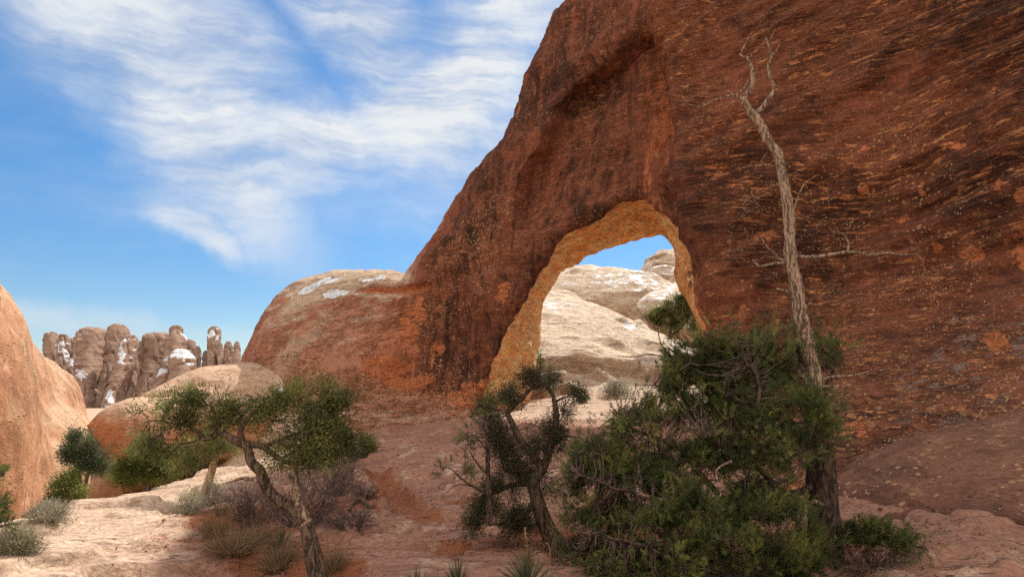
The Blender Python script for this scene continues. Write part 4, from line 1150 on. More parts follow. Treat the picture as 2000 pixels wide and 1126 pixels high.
# --- the pinyon with the dead top, at the right
def Z7(*rows):       # limb rows measured on an enlarged crop of the dead top
    return [(1300 + a * 0.497, b * 0.497) + tuple(r) for a, b, *r in rows]
PD = 6.2
tree('pinyon_pine', 'large dark green pinyon pine with a tall bleached dead top reaching above its crown', 'tree', PD,
     [[(1622, 1230, .165), (1614, 1110, .14), (1608, 1000, .13), (1602, 900, .125), (1596, 850, .115), (1590, 800, .095), (1588, 760, .09)]],
     [[(1602, 838, .06), (1560, 834, .055, -.1), (1510, 832, .05, -.2), (1430, 846, .04, -.3), (1370, 850, .03, -.35)],
      [(1484, 860, .018, -.3), (1476, 810, .02, -.3), (1484, 745, .018, -.25), (1450, 690, .012, -.2), (1440, 640, .006, -.2)],
      [(1606, 940, .034), (1540, 965, .030, -.1), (1450, 985, .026, -.2), (1330, 990, .020, -.3), (1220, 960, .014, -.3), (1130, 930, .01, -.3)],
      [(1450, 1010, .03, -.2), (1380, 940, .028, -.1), (1320, 870, .02, -.1), (1240, 840, .015, 0), (1200, 800, .008, 0)],
      [(1540, 1000, .03, -.1), (1500, 930, .028, .2), (1420, 860, .02, .3), (1380, 760, .015, .3), (1400, 680, .01, .2)],
      [(1450, 1010, .03, -.2), (1360, 1050, .03, -.4), (1250, 1060, .02, -.5), (1150, 1040, .01, -.5)],
      [(1608, 1020, .035), (1660, 1040, .025, -.1), (1730, 1050, .015, -.2), (1810, 1075, .006, -.25)],
      [(1596, 800, .03), (1620, 740, .02, .2), (1640, 690, .01, .3)], [(1604, 900, .03), (1560, 870, .02, -.4), (1600, 820, .012, -.5), (1640, 800, .006, -.5)],
      [(1610, 1060, .03), (1520, 1080, .025, -.4), (1420, 1110, .015, -.6)]],
     [(1440, 680, 85, 50), (1385, 720, 85, 58), (1500, 725, 90, 65), (1330, 720, 45, 40), (1450, 780, 110, 60), (1320, 800, 75, 60), (1618, 690, 42, 45, .3, .25), (1560, 700, 40, 35, .2, .2),
      (1228, 830, 50, 26, 0, .15), (1265, 815, 30, 30, 0, .15), (1180, 890, 62, 55), (1130, 930, 42, 45), (1245, 930, 90, 70), (1190, 1000, 85, 60), (1150, 1060, 50, 60), (1240, 1090, 100, 60),
      (1350, 900, 80, 50), (1430, 880, 85, 45, -.2), (1540, 880, 75, 40, -.5, .25), (1350, 980, 60, 40, -.3), (1340, 1090, 100, 55, -.5), (1440, 1080, 85, 50, -.6), (1530, 1100, 70, 40, -.6),
      (1610, 820, 48, 36, -.5, .2), (1585, 790, 40, 30, -.4, .2), (1480, 960, 60, 35, .3, .2), (1520, 1000, 60, 34, -.45, .25), (1570, 1050, 45, 40, -.5, .2), (1450, 1000, 60, 30, -.4, .2), (1290, 1010, 70, 40, -.4), (1400, 1030, 70, 40, -.5), (1200, 1110, 70, 40, -.4), (1560, 1090, 60, 40, -.5), (1710, 1045, 62, 26, -.2, .15), (1770, 1062, 50, 24, -.25, .15), (1660, 1040, 30, 18, -.1, .1), (1480, 820, 80, 30, -.3, .2)],
     11, density=5600, thr=0.04, clump=0.75, per=12, r0=0.006, tuft=dict(n=34),
     dead_rows=[[(1588, 775, .088), (1590, 730, .085), (1580, 690, .082), (1572, 650, .078), (1562, 605, .072), (1556, 557, .066)] + Z7((490, 1000, .063), (482, 850, .060), (458, 700, .054), (440, 610, .050), (398, 550, .046), (370, 490, .044), (332, 440, .042), (300, 388, .034)),
                Z7((305, 400, .030), (318, 375, .030), (336, 340, .028), (341, 300, .024), (331, 245, .020), (318, 224, .015), (290, 213, .011), (303, 180, .008), (328, 132, .005), (336, 118, .003)),
                Z7((318, 226, .010), (332, 226, .008), (340, 214, .004)), Z7((345, 452, .026), (372, 430, .024), (402, 390, .022), (426, 350, .020), (404, 290, .017), (402, 268, .016), (413, 228, .014), (402, 182, .011), (392, 153, .007)),
                Z7((412, 218, .008), (430, 208, .007), (440, 190, .005), (445, 172, .003)), Z7((402, 185, .006), (418, 145, .004), (436, 112, .002)),
                Z7((302, 392, .014), (268, 374, .012), (212, 388, .010), (170, 408, .009), (130, 426, .007), (90, 414, .005), (48, 412, .003)), Z7((326, 318, .010), (306, 352, .009), (272, 378, .008)),
                Z7((280, 385, .010), (256, 362, .007), (240, 352, .003)), Z7((268, 398, .006), (230, 430, .003)), Z7((420, 646, .010), (345, 652, .008), (274, 659, .004)), Z7((402, 598, .005), (370, 640, .002)),
                Z7((392, 545, .022), (400, 525, .016), (404, 514, .008)), Z7((440, 640, .020), (438, 590, .014), (436, 574, .006)),
                Z7((500, 832, .012), (520, 770, .010), (546, 724, .007), (596, 690, .003)),
                Z7((500, 1008, .024), (570, 1010, .022), (640, 1000, .020), (715, 990, .018), (770, 990, .014), (800, 1003, .012), (870, 992, .010), (930, 1000, .008), (985, 1000, .006), (1010, 1030, .004), (1022, 1075, .002)),
                Z7((716, 988, .012), (722, 950, .011), (704, 920, .009), (680, 908, .005)), Z7((716, 942, .007), (690, 938, .005), (658, 940, .003)), Z7((975, 1000, .004), (1000, 985, .003), (1030, 990, .002)), Z7((800, 1000, .005), (850, 985, .003), (885, 980, .002)),
                Z7((478, 1026, .020), (442, 1016, .017), (430, 996, .014), (400, 975, .011), (376, 942, .007), (370, 928, .004)), Z7((476, 1032, .016), (420, 1036, .013), (370, 1046, .010), (352, 1032, .006), (340, 1020, .003)),
                Z7((420, 985, .006), (395, 992, .004), (370, 990, .003)), [(1550, 572, .020), (1532, 569, .018), (1516, 564, .012)],
                [(1572, 660, .03), (1548, 670, .028), (1540, 690, .02), (1556, 720, .02), (1585, 760, .03)], [(1590, 745, .02), (1630, 735, .014), (1665, 732, .01), (1700, 722, .004)], [(1592, 755, .02), (1640, 755, .012), (1680, 762, .005)],
                [(1352, 752, .014, .1), (1330, 720, .016, .1), (1310, 700, .016, .1), (1290, 670, .011, .1), (1284, 645, .005, .1)], [(1310, 700, .010, .1), (1270, 690, .008, .1), (1235, 695, .006, .1), (1205, 692, .003, .1)],
                [(1296, 672, .006, .1), (1272, 668, .005, .1), (1262, 674, .003, .1)], [(1335, 765, .014, .1), (1300, 755, .012, .1), (1255, 752, .004, .1)], [(1660, 1060, .01, -.2), (1690, 1100, .007, -.25), (1730, 1120, .003, -.3)],
                [(1606, 985, .03, -.1), (1590, 980, .02, -.16), (1580, 990, .012, -.18)], [(1430, 900, .008, -.5), (1400, 920, .007, -.6), (1410, 960, .005, -.65), (1400, 985, .003, -.65)]])

# --- leaning juniper at the left
def Z3(*rows):
    return [(350 + a * 0.3782, 700 + b * 0.3782) + tuple(r) for a, b, *r in rows]
tree('juniper', 'small leaning juniper with a bent trunk and flat-topped crown, left of the middle', 'tree', 5.6,
     [Z3((735, 1180, 0.078), (700, 1060, 0.067), (672, 920, 0.059), (640, 835, 0.054), (565, 765, 0.049), (475, 700, 0.044), (440, 640, 0.041), (418, 580, 0.039), (372, 530, 0.036), (350, 455, 0.033), (300, 425, 0.030))],
     [Z3((330, 440, .034), (280, 418, .033), (205, 380, .030), (165, 405, .027), (125, 408, .025), (98, 375, .020), (40, 350, .013), (-60, 330, .008), (-160, 320, .005)),
      Z3((350, 440, .030), (430, 452, .026), (520, 520, .020), (600, 560, .012)), Z3((430, 452, .020), (520, 420, .015), (620, 380, .011), (720, 330, .006)), Z3((330, 440, .028), (318, 370, .023), (372, 292, .016), (430, 240, .010), (462, 185, .005)),
      Z3((205, 380, .017), (190, 300, .012), (160, 240, .006)), Z3((372, 292, .010), (480, 270, .008), (600, 220, .006), (700, 180, .004)), Z3((125, 408, .012), (60, 430, .008), (0, 440, .005)), Z3((520, 520, .012), (600, 480, .009), (700, 470, .005)), Z3((620, 380, .01), (740, 420, .007), (840, 400, .004))],
     [(278, 805, 22, 14), (275, 835, 20, 16), (310, 795, 26, 14), (340, 788, 30, 14), (385, 785, 34, 14), (425, 795, 34, 14), (455, 808, 26, 12), (370, 822, 34, 16), (330, 830, 26, 14), (300, 862, 26, 12), (400, 838, 26, 12), (345, 862, 22, 12), (430, 825, 26, 10), (350, 890, 24, 9), (320, 882, 18, 9),
      (510, 795, 26, 14), (545, 785, 30, 18), (585, 768, 30, 18), (620, 760, 26, 14), (655, 775, 26, 18), (680, 800, 16, 22), (640, 800, 30, 20), (590, 800, 36, 20), (545, 825, 34, 20), (500, 830, 28, 13), (590, 845, 40, 22), (640, 840, 32, 22), (675, 850, 20, 22), (555, 870, 34, 18), (610, 880, 34, 18), (650, 885, 26, 18), (580, 905, 32, 13), (535, 900, 20, 12), (690, 880, 14, 14)],
     21, 'scale', 6400, M_JBARK, thr=0.18, per=16, sides=10, r0=0.007, clump=0.5, tuft=dict(n=20, size=0.06, ll=0.034, lw=0.0095),
     dead_rows=[Z3((655, 850, .060), (630, 780, .052), (612, 720, .046), (600, 650, .042), (592, 590, .036), (590, 535, .028)), Z3((408, 632, .020), (360, 620, .017), (310, 620, .013), (250, 642, .006)),
                Z3((670, 388, .012), (700, 355, .016), (715, 325, .014), (703, 275, .011), (735, 205, .008), (770, 165, .004)), Z3((452, 675, .03), (446, 620, .02), (430, 570, .008)), Z3((640, 840, .07), (655, 880, .05), (664, 960, .02))])

# --- scraggly juniper in the middle and the slim young pine in front of it
def Z5(*rows):
    return [(800 + a * 0.3783, 700 + b * 0.3783) + tuple(r) for a, b, *r in rows]
jd = float(ground_hit(1085, 1074)[1])
tree('juniper', 'scraggly half-dead juniper with a drooping arched top, left of the big pinyon', 'tree', jd,
     [Z5((775, 1040, .14), (760, 985, .105), (722, 900, .085), (682, 800, .075), (652, 700, .068), (642, 630, .062), (690, 560, .055))],
     [Z5((690, 565, .05), (625, 485, .040), (560, 400, .036), (532, 335, .030), (512, 280, .026), (560, 222, .022), (620, 172, .018), (680, 132, .012), (720, 125, .006)),
      Z5((690, 560, .045), (728, 455, .036), (755, 335, .032), (746, 225, .026), (722, 165, .018), (680, 145, .01)), Z5((642, 640, .035), (540, 650, .026), (440, 690, .018), (340, 720, .008)), Z5((652, 700, .035), (600, 800, .025), (480, 850, .015), (360, 850, .006)),
      Z5((560, 400, .02), (500, 420, .016), (440, 400, .01)), Z5((728, 455, .016), (800, 400, .010), (870, 410, .004)), Z5((746, 225, .014), (800, 200, .01), (850, 180, .006), (910, 170, .003)), Z5((680, 580, .03), (560, 600, .02), (480, 560, .01))],
     [(1040, 742, 34, 16), (1000, 775, 26, 22), (1075, 745, 30, 14), (960, 800, 24, 26), (1085, 835, 18, 34), (1078, 870, 24, 20), (1128, 765, 16, 12), (965, 840, 24, 34), (985, 870, 32, 34), (1030, 925, 36, 24), (975, 955, 44, 26), (1010, 1015, 54, 26), (950, 985, 36, 20),
      (1075, 945, 22, 24), (930, 1020, 22, 16), (1000, 905, 40, 30), (1045, 860, 24, 30), (1100, 800, 14, 16)],
     31, 'scale', 5200, M_JBARK, thr=0.0, clump=0.6, per=11, r0=0.008, tuft=dict(n=18, size=0.055, ll=0.024, lw=0.0075, up=0.0), foliage=leaf_mat('dull_juniper_scales', (0.045, 0.044, 0.024), (0.110, 0.108, 0.052), (0.20, 0.165, 0.095)),
     dead_rows=[Z5((660, 620, .02), (600, 640, .014), (520, 655, .010), (440, 640, .004)), Z5((600, 560, .012), (540, 480, .009), (480, 470, .004)), Z5((610, 690, .012), (660, 600, .010), (700, 540, .006)), Z5((450, 740, .008), (400, 735, .007), (330, 740, .003)),
                Z5((470, 660, .008), (440, 760, .006), (400, 800, .004)), Z5((740, 400, .010), (730, 480, .008), (735, 540, .004)), Z5((560, 430, .01), (600, 500, .01), (640, 540, .01))])
tree('young_pine', 'slim young pine with dark tufts on its left, in front of the scraggly juniper', 'tree', jd - 0.3,
     [Z5((415, 860, .030), (408, 700, .026), (404, 560, .022), (402, 450, .018), (394, 340, .013), (388, 240, .007))],
     [Z5((406, 680, .014), (330, 660, .010), (260, 610, .008), (200, 560, .004)), Z5((404, 600, .012), (350, 540, .009), (310, 480, .005)), Z5((402, 480, .010), (360, 420, .007), (320, 390, .004)), Z5((330, 660, .006), (250, 650, .005), (190, 690, .003)), Z5((396, 350, .008), (420, 280, .004))],
     [(898, 790, 18, 26, 0, .12), (920, 820, 22, 30, 0, .12), (918, 862, 22, 20, 0, .12), (905, 890, 26, 18, 0, .12), (882, 912, 22, 14, 0, .12), (872, 958, 9, 7, 0, .05), (880, 930, 20, 10, 0, .08), (915, 930, 20, 14, 0, .1), (955, 800, 20, 24, 0, .12)],
     41, density=4200, per=7, r0=0.006, tuft=dict(n=30, nl=0.034, shoot=0.08))
# ---------------------------------------------------------------- trees and shrubs beyond the slab
def small_tree(name, label, base_px, depth, stems, blobs, seed, foliage=None, kind='scale', density=700, bark=None, tuft=None, group=None, cat='tree', per=10, dead_rows=(), r0=0.01, limbs=()):
    return tree(name, label, cat, depth, stems, list(limbs), blobs, seed, kind, density, bark or M_JBARK, dead_rows, group, foliage=foliage, per=per, tuft=tuft, r0=r0, clump=depth / 16.0, thr=-0.02)
M_GREYGREEN = leaf_mat('grey_green_juniper_scales', (0.045, 0.060, 0.030), (0.115, 0.140, 0.070), (0.20, 0.22, 0.11))
M_YELLOWGREEN = leaf_mat('yellow_green_leaves', (0.05, 0.065, 0.015), (0.150, 0.175, 0.040), (0.28, 0.28, 0.075))
T2 = dict(n=26, size=0.10, ll=0.05, lw=0.02)
small_tree('juniper', 'grey-green juniper with several thin trunks, between the cliff and the orange boulder', 0, 16.0,
           [[(152, 990, .06), (150, 950, .05), (148, 915, .04), (160, 880, .02)], [(163, 990, .05), (166, 950, .045), (175, 915, .035), (188, 890, .02)], [(158, 960, .04), (156, 930, .03), (140, 890, .015)]],
           [(152, 858, 22, 14), (160, 875, 30, 16), (150, 895, 24, 16), (185, 895, 26, 18), (195, 910, 18, 12), (135, 880, 14, 16), (170, 912, 30, 10)], 51, M_GREYGREEN, density=900, tuft=T2)
small_tree('shrub', 'bright green rounded shrub in the gully mouth, under the grey-green juniper', 0, 13.6,
           [[(130, 1010, .03), (132, 975, .025), (135, 950, .012)]], [(135, 940, 20, 14), (120, 955, 20, 14), (148, 958, 20, 14), (130, 970, 30, 12), (110, 972, 12, 10)], 53, M_YELLOWGREEN, density=1100, tuft=dict(n=26, size=0.08, ll=0.045, lw=0.018), cat='shrub')
small_tree('shrub', 'broad yellow-green shrub on the far edge of the slab, below the orange boulder', 0, 13.0,
           [[(285, 960, .04), (282, 935, .03), (280, 905, .012)]], [(280, 893, 36, 14), (250, 912, 26, 14), (300, 905, 40, 16), (270, 928, 44, 14), (315, 922, 26, 14), (240, 930, 16, 12), (325, 895, 18, 12)], 55, M_YELLOWGREEN, density=1200, tuft=dict(n=28, size=0.08, ll=0.045, lw=0.018), cat='shrub', limbs=[[(282, 930, .02), (310, 915, .01)], [(282, 930, .02), (255, 915, .01)]])
small_tree('juniper', 'juniper with a pale sunlit slanting trunk, behind the bent juniper on the slab', 0, 11.0,
           [[(396, 985, .075), (402, 960, .068), (412, 925, .058), (420, 895, .05), (428, 865, .035)]],
           [(350, 885, 22, 16), (372, 900, 26, 14), (400, 880, 30, 18), (440, 870, 30, 16), (345, 905, 16, 12), (420, 855, 26, 14), (365, 870, 20, 12)], 57, None, density=1500, bark=M_PALE, tuft=dict(n=24, size=0.07, ll=0.035, lw=0.013),
           limbs=[[(420, 895, .03), (385, 890, .02), (350, 890, .01)]])
small_tree('juniper', 'dark shrubby juniper in the fold of rock right of the bent juniper', 0, 17.0,
           [[(708, 935, .04), (708, 905, .035), (710, 870, .02), (712, 850, .01)]], [(712, 865, 14, 16), (700, 885, 16, 14), (722, 880, 12, 14), (706, 905, 20, 12), (716, 900, 14, 12)], 59, None, density=700, tuft=T2)
small_tree('juniper', 'rounded juniper growing on the cream slope inside the arch opening', 0, 37.0,
           [[(1308, 662, .10), (1310, 645, .08), (1316, 625, .05)], [(1312, 655, .08), (1330, 640, .06), (1345, 622, .03)]],
           [(1278, 622, 16, 9), (1300, 612, 22, 12), (1328, 600, 22, 14), (1350, 612, 18, 16), (1290, 634, 24, 9), (1322, 630, 28, 12), (1350, 636, 20, 10), (1335, 585, 14, 9), (1310, 596, 12, 8)], 61, None, density=420, tuft=dict(n=30, size=0.14, ll=0.09, lw=0.035), r0=0.014,
           dead_rows=[[(1290, 640, .07, -.5), (1270, 632, .05, -.5), (1250, 610, .03, -.5), (1236, 585, .015, -.5)], [(1270, 632, .04, -.5), (1262, 612, .025, -.5), (1262, 598, .01, -.5)]])
small_tree('shrub', 'sliver of green shrub behind the right edge of the bright left jamb', 0, 32.0,
           [[(1054, 730, .05), (1056, 705, .03), (1056, 690, .02)]], [(1054, 690, 10, 14), (1058, 708, 12, 12)], 63, M_YELLOWGREEN, density=160, tuft=dict(n=30, size=0.16, ll=0.09, lw=0.035), cat='shrub')
small_tree('pine_tree', 'pine mostly out of frame with dark sprigs poking in at the left edge', 0, 5.2,
           [[(-120, 1300, .08), (-115, 1100, .06), (-105, 950, .045), (-100, 850, .03)]],
           [(-8, 925, 22, 10, 0, .08), (-2, 983, 22, 12, 0, .08), (2, 1022, 26, 16, 0, .08), (-40, 960, 40, 60, 0, .2)], 65, None, 'pine', 5000, M_BARK, dict(n=34, nl=0.03, shoot=0.07), per=7, r0=0.006,
           limbs=[[(-108, 990, .02), (-50, 975, .012), (-5, 985, .006)], [(-105, 950, .02), (-40, 930, .01), (8, 925, .004)], [(-112, 1040, .02), (-40, 1030, .012), (10, 1025, .005)]])

# ---------------------------------------------------------------- low plants on the ground
def fork(me, p, d, L, r, depth, rng, spread, up):
    n = 4
    q = [p]
    for k in range(n):
        d = d + rng.normal(0, 0.16, 3) + np.array([0, 0, up]); d /= np.linalg.norm(d)
        q.append(q[-1] + d * L / n)
    me.tube(q, np.linspace(r, r * 0.6, n + 1), 4 if depth > 1 else 3, cap=False)
    if depth > 0:
        for k in range(int(rng.integers(2, 4))):
            e = d + rng.normal(0, spread, 3); e /= np.linalg.norm(e)
            fork(me, q[int(rng.integers(2, n + 1))], e, L * rng.uniform(0.55, 0.85), r * 0.58, depth - 1, rng, spread, up)

def bare_bush(name, label, px, py, wpx, hpx, stems, seed, mat=M_PURPLE, depth=3, cat='bush', group=None, r=0.006):
    rng = np.random.default_rng(seed)
    g = ground_hit(px, py); m = g[1] / FPX
    me = Mesh(); W_, H_ = wpx * m, hpx * m
    for k in range(stems):
        a = rng.uniform(0, 2 * np.pi); rad = rng.uniform(0, 0.22)
        b0 = g + np.array([math.cos(a) * rad * W_ * 0.5, math.sin(a) * rad * W_ * 0.5, 0]); b0[2] = ground_z(b0[None, :2])[0] - 0.03
        ln = rng.uniform(0.2, 1.0) ** 0.7
        d = np.array([math.cos(a) * ln * W_ * 0.5, math.sin(a) * ln * W_ * 0.35, H_ * (1.05 - 0.55 * ln)])
        fork(me, b0, d / np.linalg.norm(d), np.linalg.norm(d) * 0.52, r * rng.uniform(0.7, 1.2), depth, rng, 0.42, 0.02)
    return me.link(name, mat, g, None, label=label, cat=cat, group=group)

def leafy_bush(name, label, px, py, wpx, hpx, n, seed, mat, cat='shrub', group=None, size=0.05, ll=0.03, lw=0.008, grow=None):
    rng = np.random.default_rng(seed)
    g = grow if grow is not None else ground_hit(px, py)
    m = g[1] / FPX; W_, H_ = wpx * m, hpx * m
    root = empty(name, g, label, cat, group)
    q = rng.normal(size=(n, 3)); q[:, 2] = np.abs(q[:, 2]); q /= np.linalg.norm(q, axis=1, keepdims=True)
    q *= rng.uniform(0.25, 1.05, (n, 1)) ** 0.6
    P = g + q * [W_ / 2, W_ / 2.6, H_]
    tw, cr = Mesh(), Mesh()
    for i in range(0, n, 2):
        tw.tube(wiggle(g + np.array([0, 0, -0.02]) + (P[i] - g) * [0.12, 0.12, 0], P[i], 5, 0.08, rng), np.linspace(0.004, 0.0015, 5), 3, cap=False)
    scale_tufts(cr, P, q + [0, 0, 0.3], rng, n=22, size=size, ll=ll, lw=lw)
    tw.link('stems', M_TWIG, g, root)
    cr.link('leaves', mat, g, root, smooth=False)
    return root

def grass_tuft(name, label, px, py, wpx, hpx, n, seed, mat=M_DRY, cat='grass tuft', group=None, width=0.004, droop=0.5, g=None, part=None):
    rng = np.random.default_rng(seed)
    g = ground_hit(px, py) if g is None else g
    m = g[1] / FPX; W_, H_ = wpx * m, hpx * m
    a = rng.uniform(0, 2 * np.pi, n); t = rng.uniform(0, 1, n) ** 0.6
    b0 = g + np.stack([np.cos(a), np.sin(a), np.zeros(n)], 1) * (rng.uniform(0, 0.25, n) * W_ * 0.5)[:, None]
    b0[:, 2] = ground_z(b0[:, :2]) - 0.015
    d = np.stack([np.cos(a) * t * W_ * 0.45, np.sin(a) * t * W_ * 0.45, H_ * (1.0 - 0.45 * t)], 1)
    L = np.linalg.norm(d, axis=1) * rng.uniform(0.55, 1.1, n)
    bend = np.stack([np.cos(a) * 0.25, np.sin(a) * 0.25, -droop * t], 1) * rng.uniform(0.3, 1, (n, 1))
    me = Mesh()
    me.blades(b0, d, L, width * rng.uniform(0.7, 1.3, n), np.clip(rng.beta(2, 2, n), 0, 1), bend=bend, segs=3, rng=rng)
    return me.link(name, mat, g, None, smooth=False, label=label, cat=cat, group=group)

def yucca(label, px, py, wpx, hpx, n, seed, group='yuccas', g=None):
    rng = np.random.default_rng(seed)
    g = ground_hit(px, py) if g is None else g
    m = g[1] / FPX; Lm = hpx * m
    a = rng.uniform(0, 2 * np.pi, n); e = rng.uniform(R(8), R(88), n)
    d = np.stack([np.cos(a) * np.cos(e), np.sin(a) * np.cos(e), np.sin(e)], 1)
    me = Mesh()
    b0 = g + d * 0.025
    me.blades(b0, d, Lm * rng.uniform(0.75, 1.1, n) * (0.75 + 0.3 * np.sin(e)), 0.012 * rng.uniform(0.8, 1.2, n), rng.beta(2, 2, n), bend=np.stack([0 * a, 0 * a, -0.12 * np.cos(e)], 1), segs=3, rng=rng)
    dry = int(n * 0.25)
    a = rng.uniform(0, 2 * np.pi, dry)
    d = np.stack([np.cos(a), np.sin(a), rng.uniform(-0.1, 0.15, dry)], 1)
    me.blades(g + d * 0.02, d, Lm * rng.uniform(0.4, 0.8, dry), 0.010, np.full(dry, 0.98), bend=np.tile([0, 0, -0.1], (dry, 1)), segs=3, rng=rng)
    return me.link('yucca', M_YUCCA, g, None, smooth=False, label=label, cat='yucca', group=group)

GB = 'bare bushes round the bent juniper'
bare_bush('bare_bush', 'large purplish bare bush behind the trunk of the bent juniper', 590, 1025, 210, 120, 64, 201, group=GB)
bare_bush('bare_bush', 'purplish leafless bush left of the bent trunk, above the dry grass', 490, 1030, 165, 100, 56, 202, group=GB)
bare_bush('bare_bush', 'paler leafless bush in the fold of rock, right of the bent trunk', 650, 965, 150, 95, 60, 203, group=GB)
bare_bush('bare_bush', 'low dark twiggy bush against the foot of the bent trunk, on its right', 690, 1030, 120, 50, 40, 204, group=GB, mat=M_TWIG)
bare_bush('twiggy_clump', 'small round clump of bare twigs above the fallen branch', 712, 976, 70, 42, 60, 205, M_TWIG, 2, 'bush', None, 0.004)
bare_bush('bare_bush', 'grey tangle of bare twigs at the foot of the big pinyon', 1500, 1095, 240, 90, 36, 206, M_TWIG, 3, group='tangles under the pinyon')
bare_bush('bare_bush', 'pale brittle tangle of twigs between the pinyon trunk and the corner outcrop', 1700, 1112, 140, 60, 26, 207, M_TWIG, 3, group='tangles under the pinyon')
bare_bush('root_tangle', 'bundle of bleached exposed roots by the gully, left of the scraggly juniper', 915, 1050, 50, 24, 16, 208, M_DEAD, 2, 'roots', None, 0.006)

GG = 'dry grass round the bent juniper'
for k, (lab, px, py, wpx, hpx, n) in enumerate([
    ('largest brown dry grass clump, at the edge of the shadow left of the bent trunk', 455, 1085, 160, 80, 900), ('reddish dry grass tuft between the big clump and the yucca', 420, 1050, 100, 70, 500),
    ('shaggy brown grass tussock at the bottom, left of the bent trunk', 545, 1115, 120, 66, 700), ('dark brown grass tuft under the leafless bush', 500, 1060, 110, 62, 450),
    ('fine dry grass at the right of the trunk foot', 650, 1122, 90, 66, 300), ('straw coloured tuft at the sunlit shadow edge', 432, 1005, 60, 50, 280)]):
    grass_tuft('grass_tuft', lab, px, py, wpx, hpx, n, 300 + k, group=GG)
grass_tuft('grass_tuft', 'golden grass tuft glowing at the foot of the pale slanting trunk', 375, 975, 50, 36, 260, 320, leaf_mat('golden_grass', (0.25, 0.16, 0.06), (0.48, 0.36, 0.16), (0.62, 0.52, 0.28)), group='sunlit grass on the slab')
grass_tuft('grass_tuft', 'pale straw grass tuft in a crack of the sunlit slab', 375, 1048, 34, 16, 110, 321, leaf_mat('straw_grass', (0.30, 0.24, 0.12), (0.52, 0.44, 0.26), (0.65, 0.58, 0.38)), group='sunlit grass on the slab')
leafy_bush('sage_bush', 'pale grey sage cushion left of the slanting pale trunk', 368, 1003, 60, 44, 150, 330, M_GREY, 'bush', 'sage on the slab', 0.04, 0.03, 0.006)
leafy_bush('sage_bush', 'cream-grey sage cushion right of the slanting pale trunk', 415, 985, 60, 46, 150, 331, M_GREY, 'bush', 'sage on the slab', 0.04, 0.03, 0.006)
leafy_bush('sage_bush', 'silvery bush on the rim of the gully, upper of the two by the left edge', 92, 1020, 80, 34, 190, 332, M_GREY, 'bush', 'sage on the gully rim', 0.05, 0.04, 0.007)
leafy_bush('sage_bush', 'grey-green sage bush at the left edge with a dark hollow beside it', 28, 1082, 84, 46, 240, 333, leaf_mat('sage_green_leaves', (0.13, 0.115, 0.065), (0.30, 0.27, 0.165), (0.46, 0.41, 0.26)), 'bush', 'sage on the gully rim', 0.04, 0.03, 0.006)
leafy_bush('rabbitbrush', 'pale straw-coloured round bush at the foot of the slope inside the arch', 1202, 772, 46, 22, 130, 334, M_GREY, 'bush', None, 0.16, 0.12, 0.02)
leafy_bush('rabbitbrush', 'tiny yellow-green bush left of the pale round one inside the arch', 1136, 782, 22, 10, 50, 335, M_YELLOWGREEN, 'bush', None, 0.10, 0.08, 0.02)

def near_base(px, depth):
    p = at(px, 1126, depth); p[2] = ground_z(p[None, :2])[0]
    return p
yucca('yucca with spiky leaves left of the bent trunk', 548, 1072, 80, 46, 70, 401)
yucca('largest yucca, bursting up at the bottom edge between the two junipers', 0, 0, 130, 78, 120, 402, g=near_base(1030, 5.35))
yucca('yucca with olive spikes at the bottom edge, left of the largest one', 0, 0, 110, 58, 90, 403, g=near_base(895, 5.3))
yucca('smallest yucca, only its leaf tips showing at the bottom edge', 0, 0, 80, 42, 50, 404, g=near_base(815, 5.25))

def stalk(label, pts, depth, r, heads=0, seed=0):
    rng = np.random.default_rng(seed)
    p, rr = traced([(a, b, r * (1 - 0.6 * k / len(pts))) for k, (a, b) in enumerate(pts)], depth, 5)
    p[0, 2] = ground_z(p[:1, :2])[0] - 0.02
    me = Mesh(); me.tube(p, rr, 5)
    for i in rng.integers(len(p) // 2, len(p), heads):
        me.tube([p[i], p[i] + rng.normal(0, 0.010, 3) + [0, 0, 0.012]], [0.004, 0.002], 4)
    return me.link('dry_stalk', M_PALE, p[0], None, label=label, cat='stalk', group='dry flower stalks')
stalk('long thin dry stalk leaning left, by the olive yucca', [(860, 1150), (852, 1100), (842, 1060), (832, 1026)], 5.3, 0.004, 6, 1)
stalk('short dry stalk with seed pods rising from the largest yucca', [(1036, 1130), (1032, 1090), (1027, 1055), (1025, 1032)], 5.35, 0.005, 16, 2)
stalk('dry stalk bent over at its tip, right of the podded stalk', [(1066, 1130), (1074, 1080), (1072, 1064), (1066, 1060)], 5.4, 0.004, 3, 3)

def fallen(name, label, rows, seed, mat=M_DEAD, forks=()):
    rng = np.random.default_rng(seed); me = Mesh(); org = None
    for rr in (rows,) + tuple(forks):
        pts = [];
        for px, py, r, lift in rr:
            g = ground_hit(px, py); g[2] += r * 0.7 + lift; pts.append(np.append(g, r))
        s = spline(pts, 5); me.tube(s[:, :3], s[:, 3], 9, wob=0.12, rng=rng)
        org = s[0, :3] if org is None else org
    return me.link(name, mat, org, None, label=label, cat='branch')
fallen('fallen_branch', 'crooked fallen branch lying on bare rock beside the small gully', [(681, 998, .016, 0), (694, 985, .028, .03), (706, 981, .030, .03), (718, 990, .030, 0), (732, 994, .026, 0)], 7, M_JBARK, ([(706, 981, .02, .03), (702, 975, .012, .06)],))
fallen('fallen_log', 'weathered log lying across the slab edge beside the yellow-green shrub', [(325, 925, .06, .05), (345, 918, .09, .05), (365, 915, .08, .05), (385, 920, .04, .03)], 8, M_JBARK)
fallen('dead_branch', 'bleached dead branch on the ground left of the pinyon trunk foot', [(1330, 1118, .016, 0), (1400, 1108, .014, .02), (1450, 1112, .008, .02)], 9)

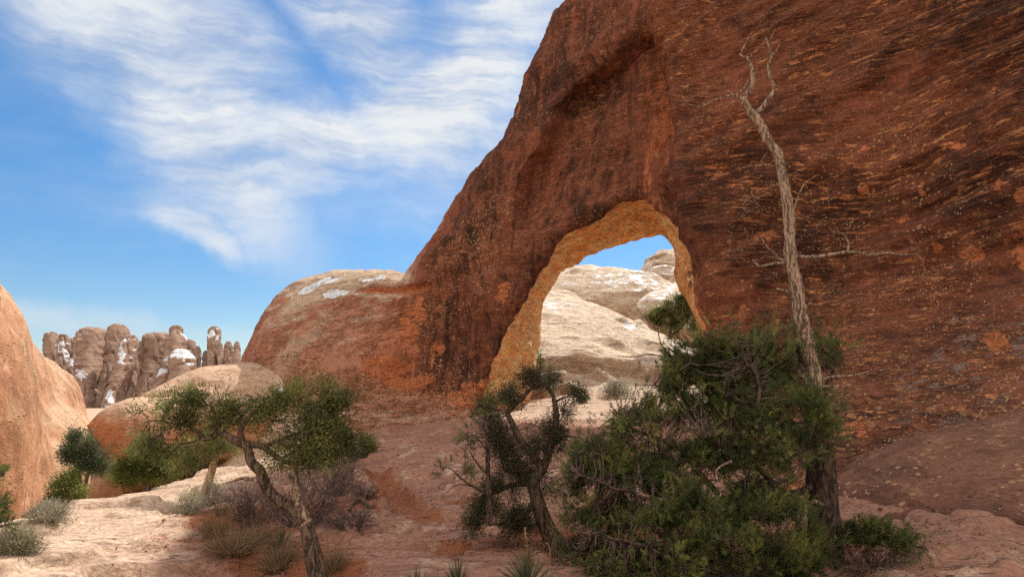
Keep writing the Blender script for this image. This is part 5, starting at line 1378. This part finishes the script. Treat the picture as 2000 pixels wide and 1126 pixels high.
def pebbles():
    rng = np.random.default_rng(5)
    V, F = [], []; n0 = 0
    ico = np.array([(0, 0, 1), (.89, 0, .45), (.28, .85, .45), (-.72, .53, .45), (-.72, -.53, .45), (.28, -.85, .45), (.72, .53, -.45), (-.28, .85, -.45), (-.89, 0, -.45), (-.28, -.85, -.45), (.72, -.53, -.45), (0, 0, -1)])
    fi = np.array([(0, 1, 2), (0, 2, 3), (0, 3, 4), (0, 4, 5), (0, 5, 1), (1, 6, 2), (2, 7, 3), (3, 8, 4), (4, 9, 5), (5, 10, 1), (6, 7, 2), (7, 8, 3), (8, 9, 4), (9, 10, 5), (10, 6, 1), (11, 7, 6), (11, 8, 7), (11, 9, 8), (11, 10, 9), (11, 6, 10)])
    cs = [(floor_xy(px, py), r) for px, py, r in SOILPTS] + [(g, 0.7) for g in GULLY] + [(g, 0.5) for g in GULLY2]
    for k in range(3800):
        c, r = cs[rng.integers(len(cs))]
        xy = c + rng.normal(0, 0.55 * r, 2) if k < 2000 else np.array([rng.uniform(-3.6, 5.0), rng.uniform(4.6, 13)])
        s = 0.006 + 0.022 * rng.uniform() ** 4
        z = ground_z(xy[None])[0]
        V.append(ico * s * rng.uniform(0.6, 1.2, 3) * (1 + 0.15 * rng.normal(size=(12, 1))) + [xy[0], xy[1], z + s * 0.2]); F.append(fi + n0); n0 += 12
    me = mesh_np('pebbles', np.vstack(V), np.vstack(F), [bpy.data.materials['slickrock_ground']], smooth=False, attrs=dict(pale=np.zeros(n0), soil=np.full(n0, 0.3), stain=np.full(n0, .2), snow=np.full(n0, -1.)))
    return link('pebbles', me, kind='stuff', label='loose stone chips and pebbles scattered over the red soil')
pebbles()

def litter():
    rng = np.random.default_rng(15); me = Mesh()
    cs = [(floor_xy(px, py), r) for px, py, r in ((450, 1070, 1.1), (540, 1100, .9), (620, 1030, 1.3), (700, 1000, .9), (1080, 1085, .8), (1000, 1085, .8), (1350, 1100, 1.4), (1550, 1110, 1.4), (1700, 1110, .9))]
    for k in range(900):
        c, r = cs[rng.integers(len(cs))]
        xy = c + rng.normal(0, 0.5 * r, 2); a = rng.uniform(0, 6.28); L = rng.uniform(0.03, 0.16)
        q = np.array([xy + np.array([math.cos(a), math.sin(a)]) * L * f + rng.normal(0, 0.006, 2) for f in (0, .5, 1)])
        p = np.column_stack([q, ground_z(q) + 0.006])
        me.tube(p, [0.0035, 0.003, 0.0015], 4, cap=False)
    g = np.array([cs[0][0][0], cs[0][0][1], 0.0])
    return me.link('twig_litter', M_TWIG, g, None, label='fallen twigs and bark litter under the junipers and the pinyon', kind='stuff')
litter()
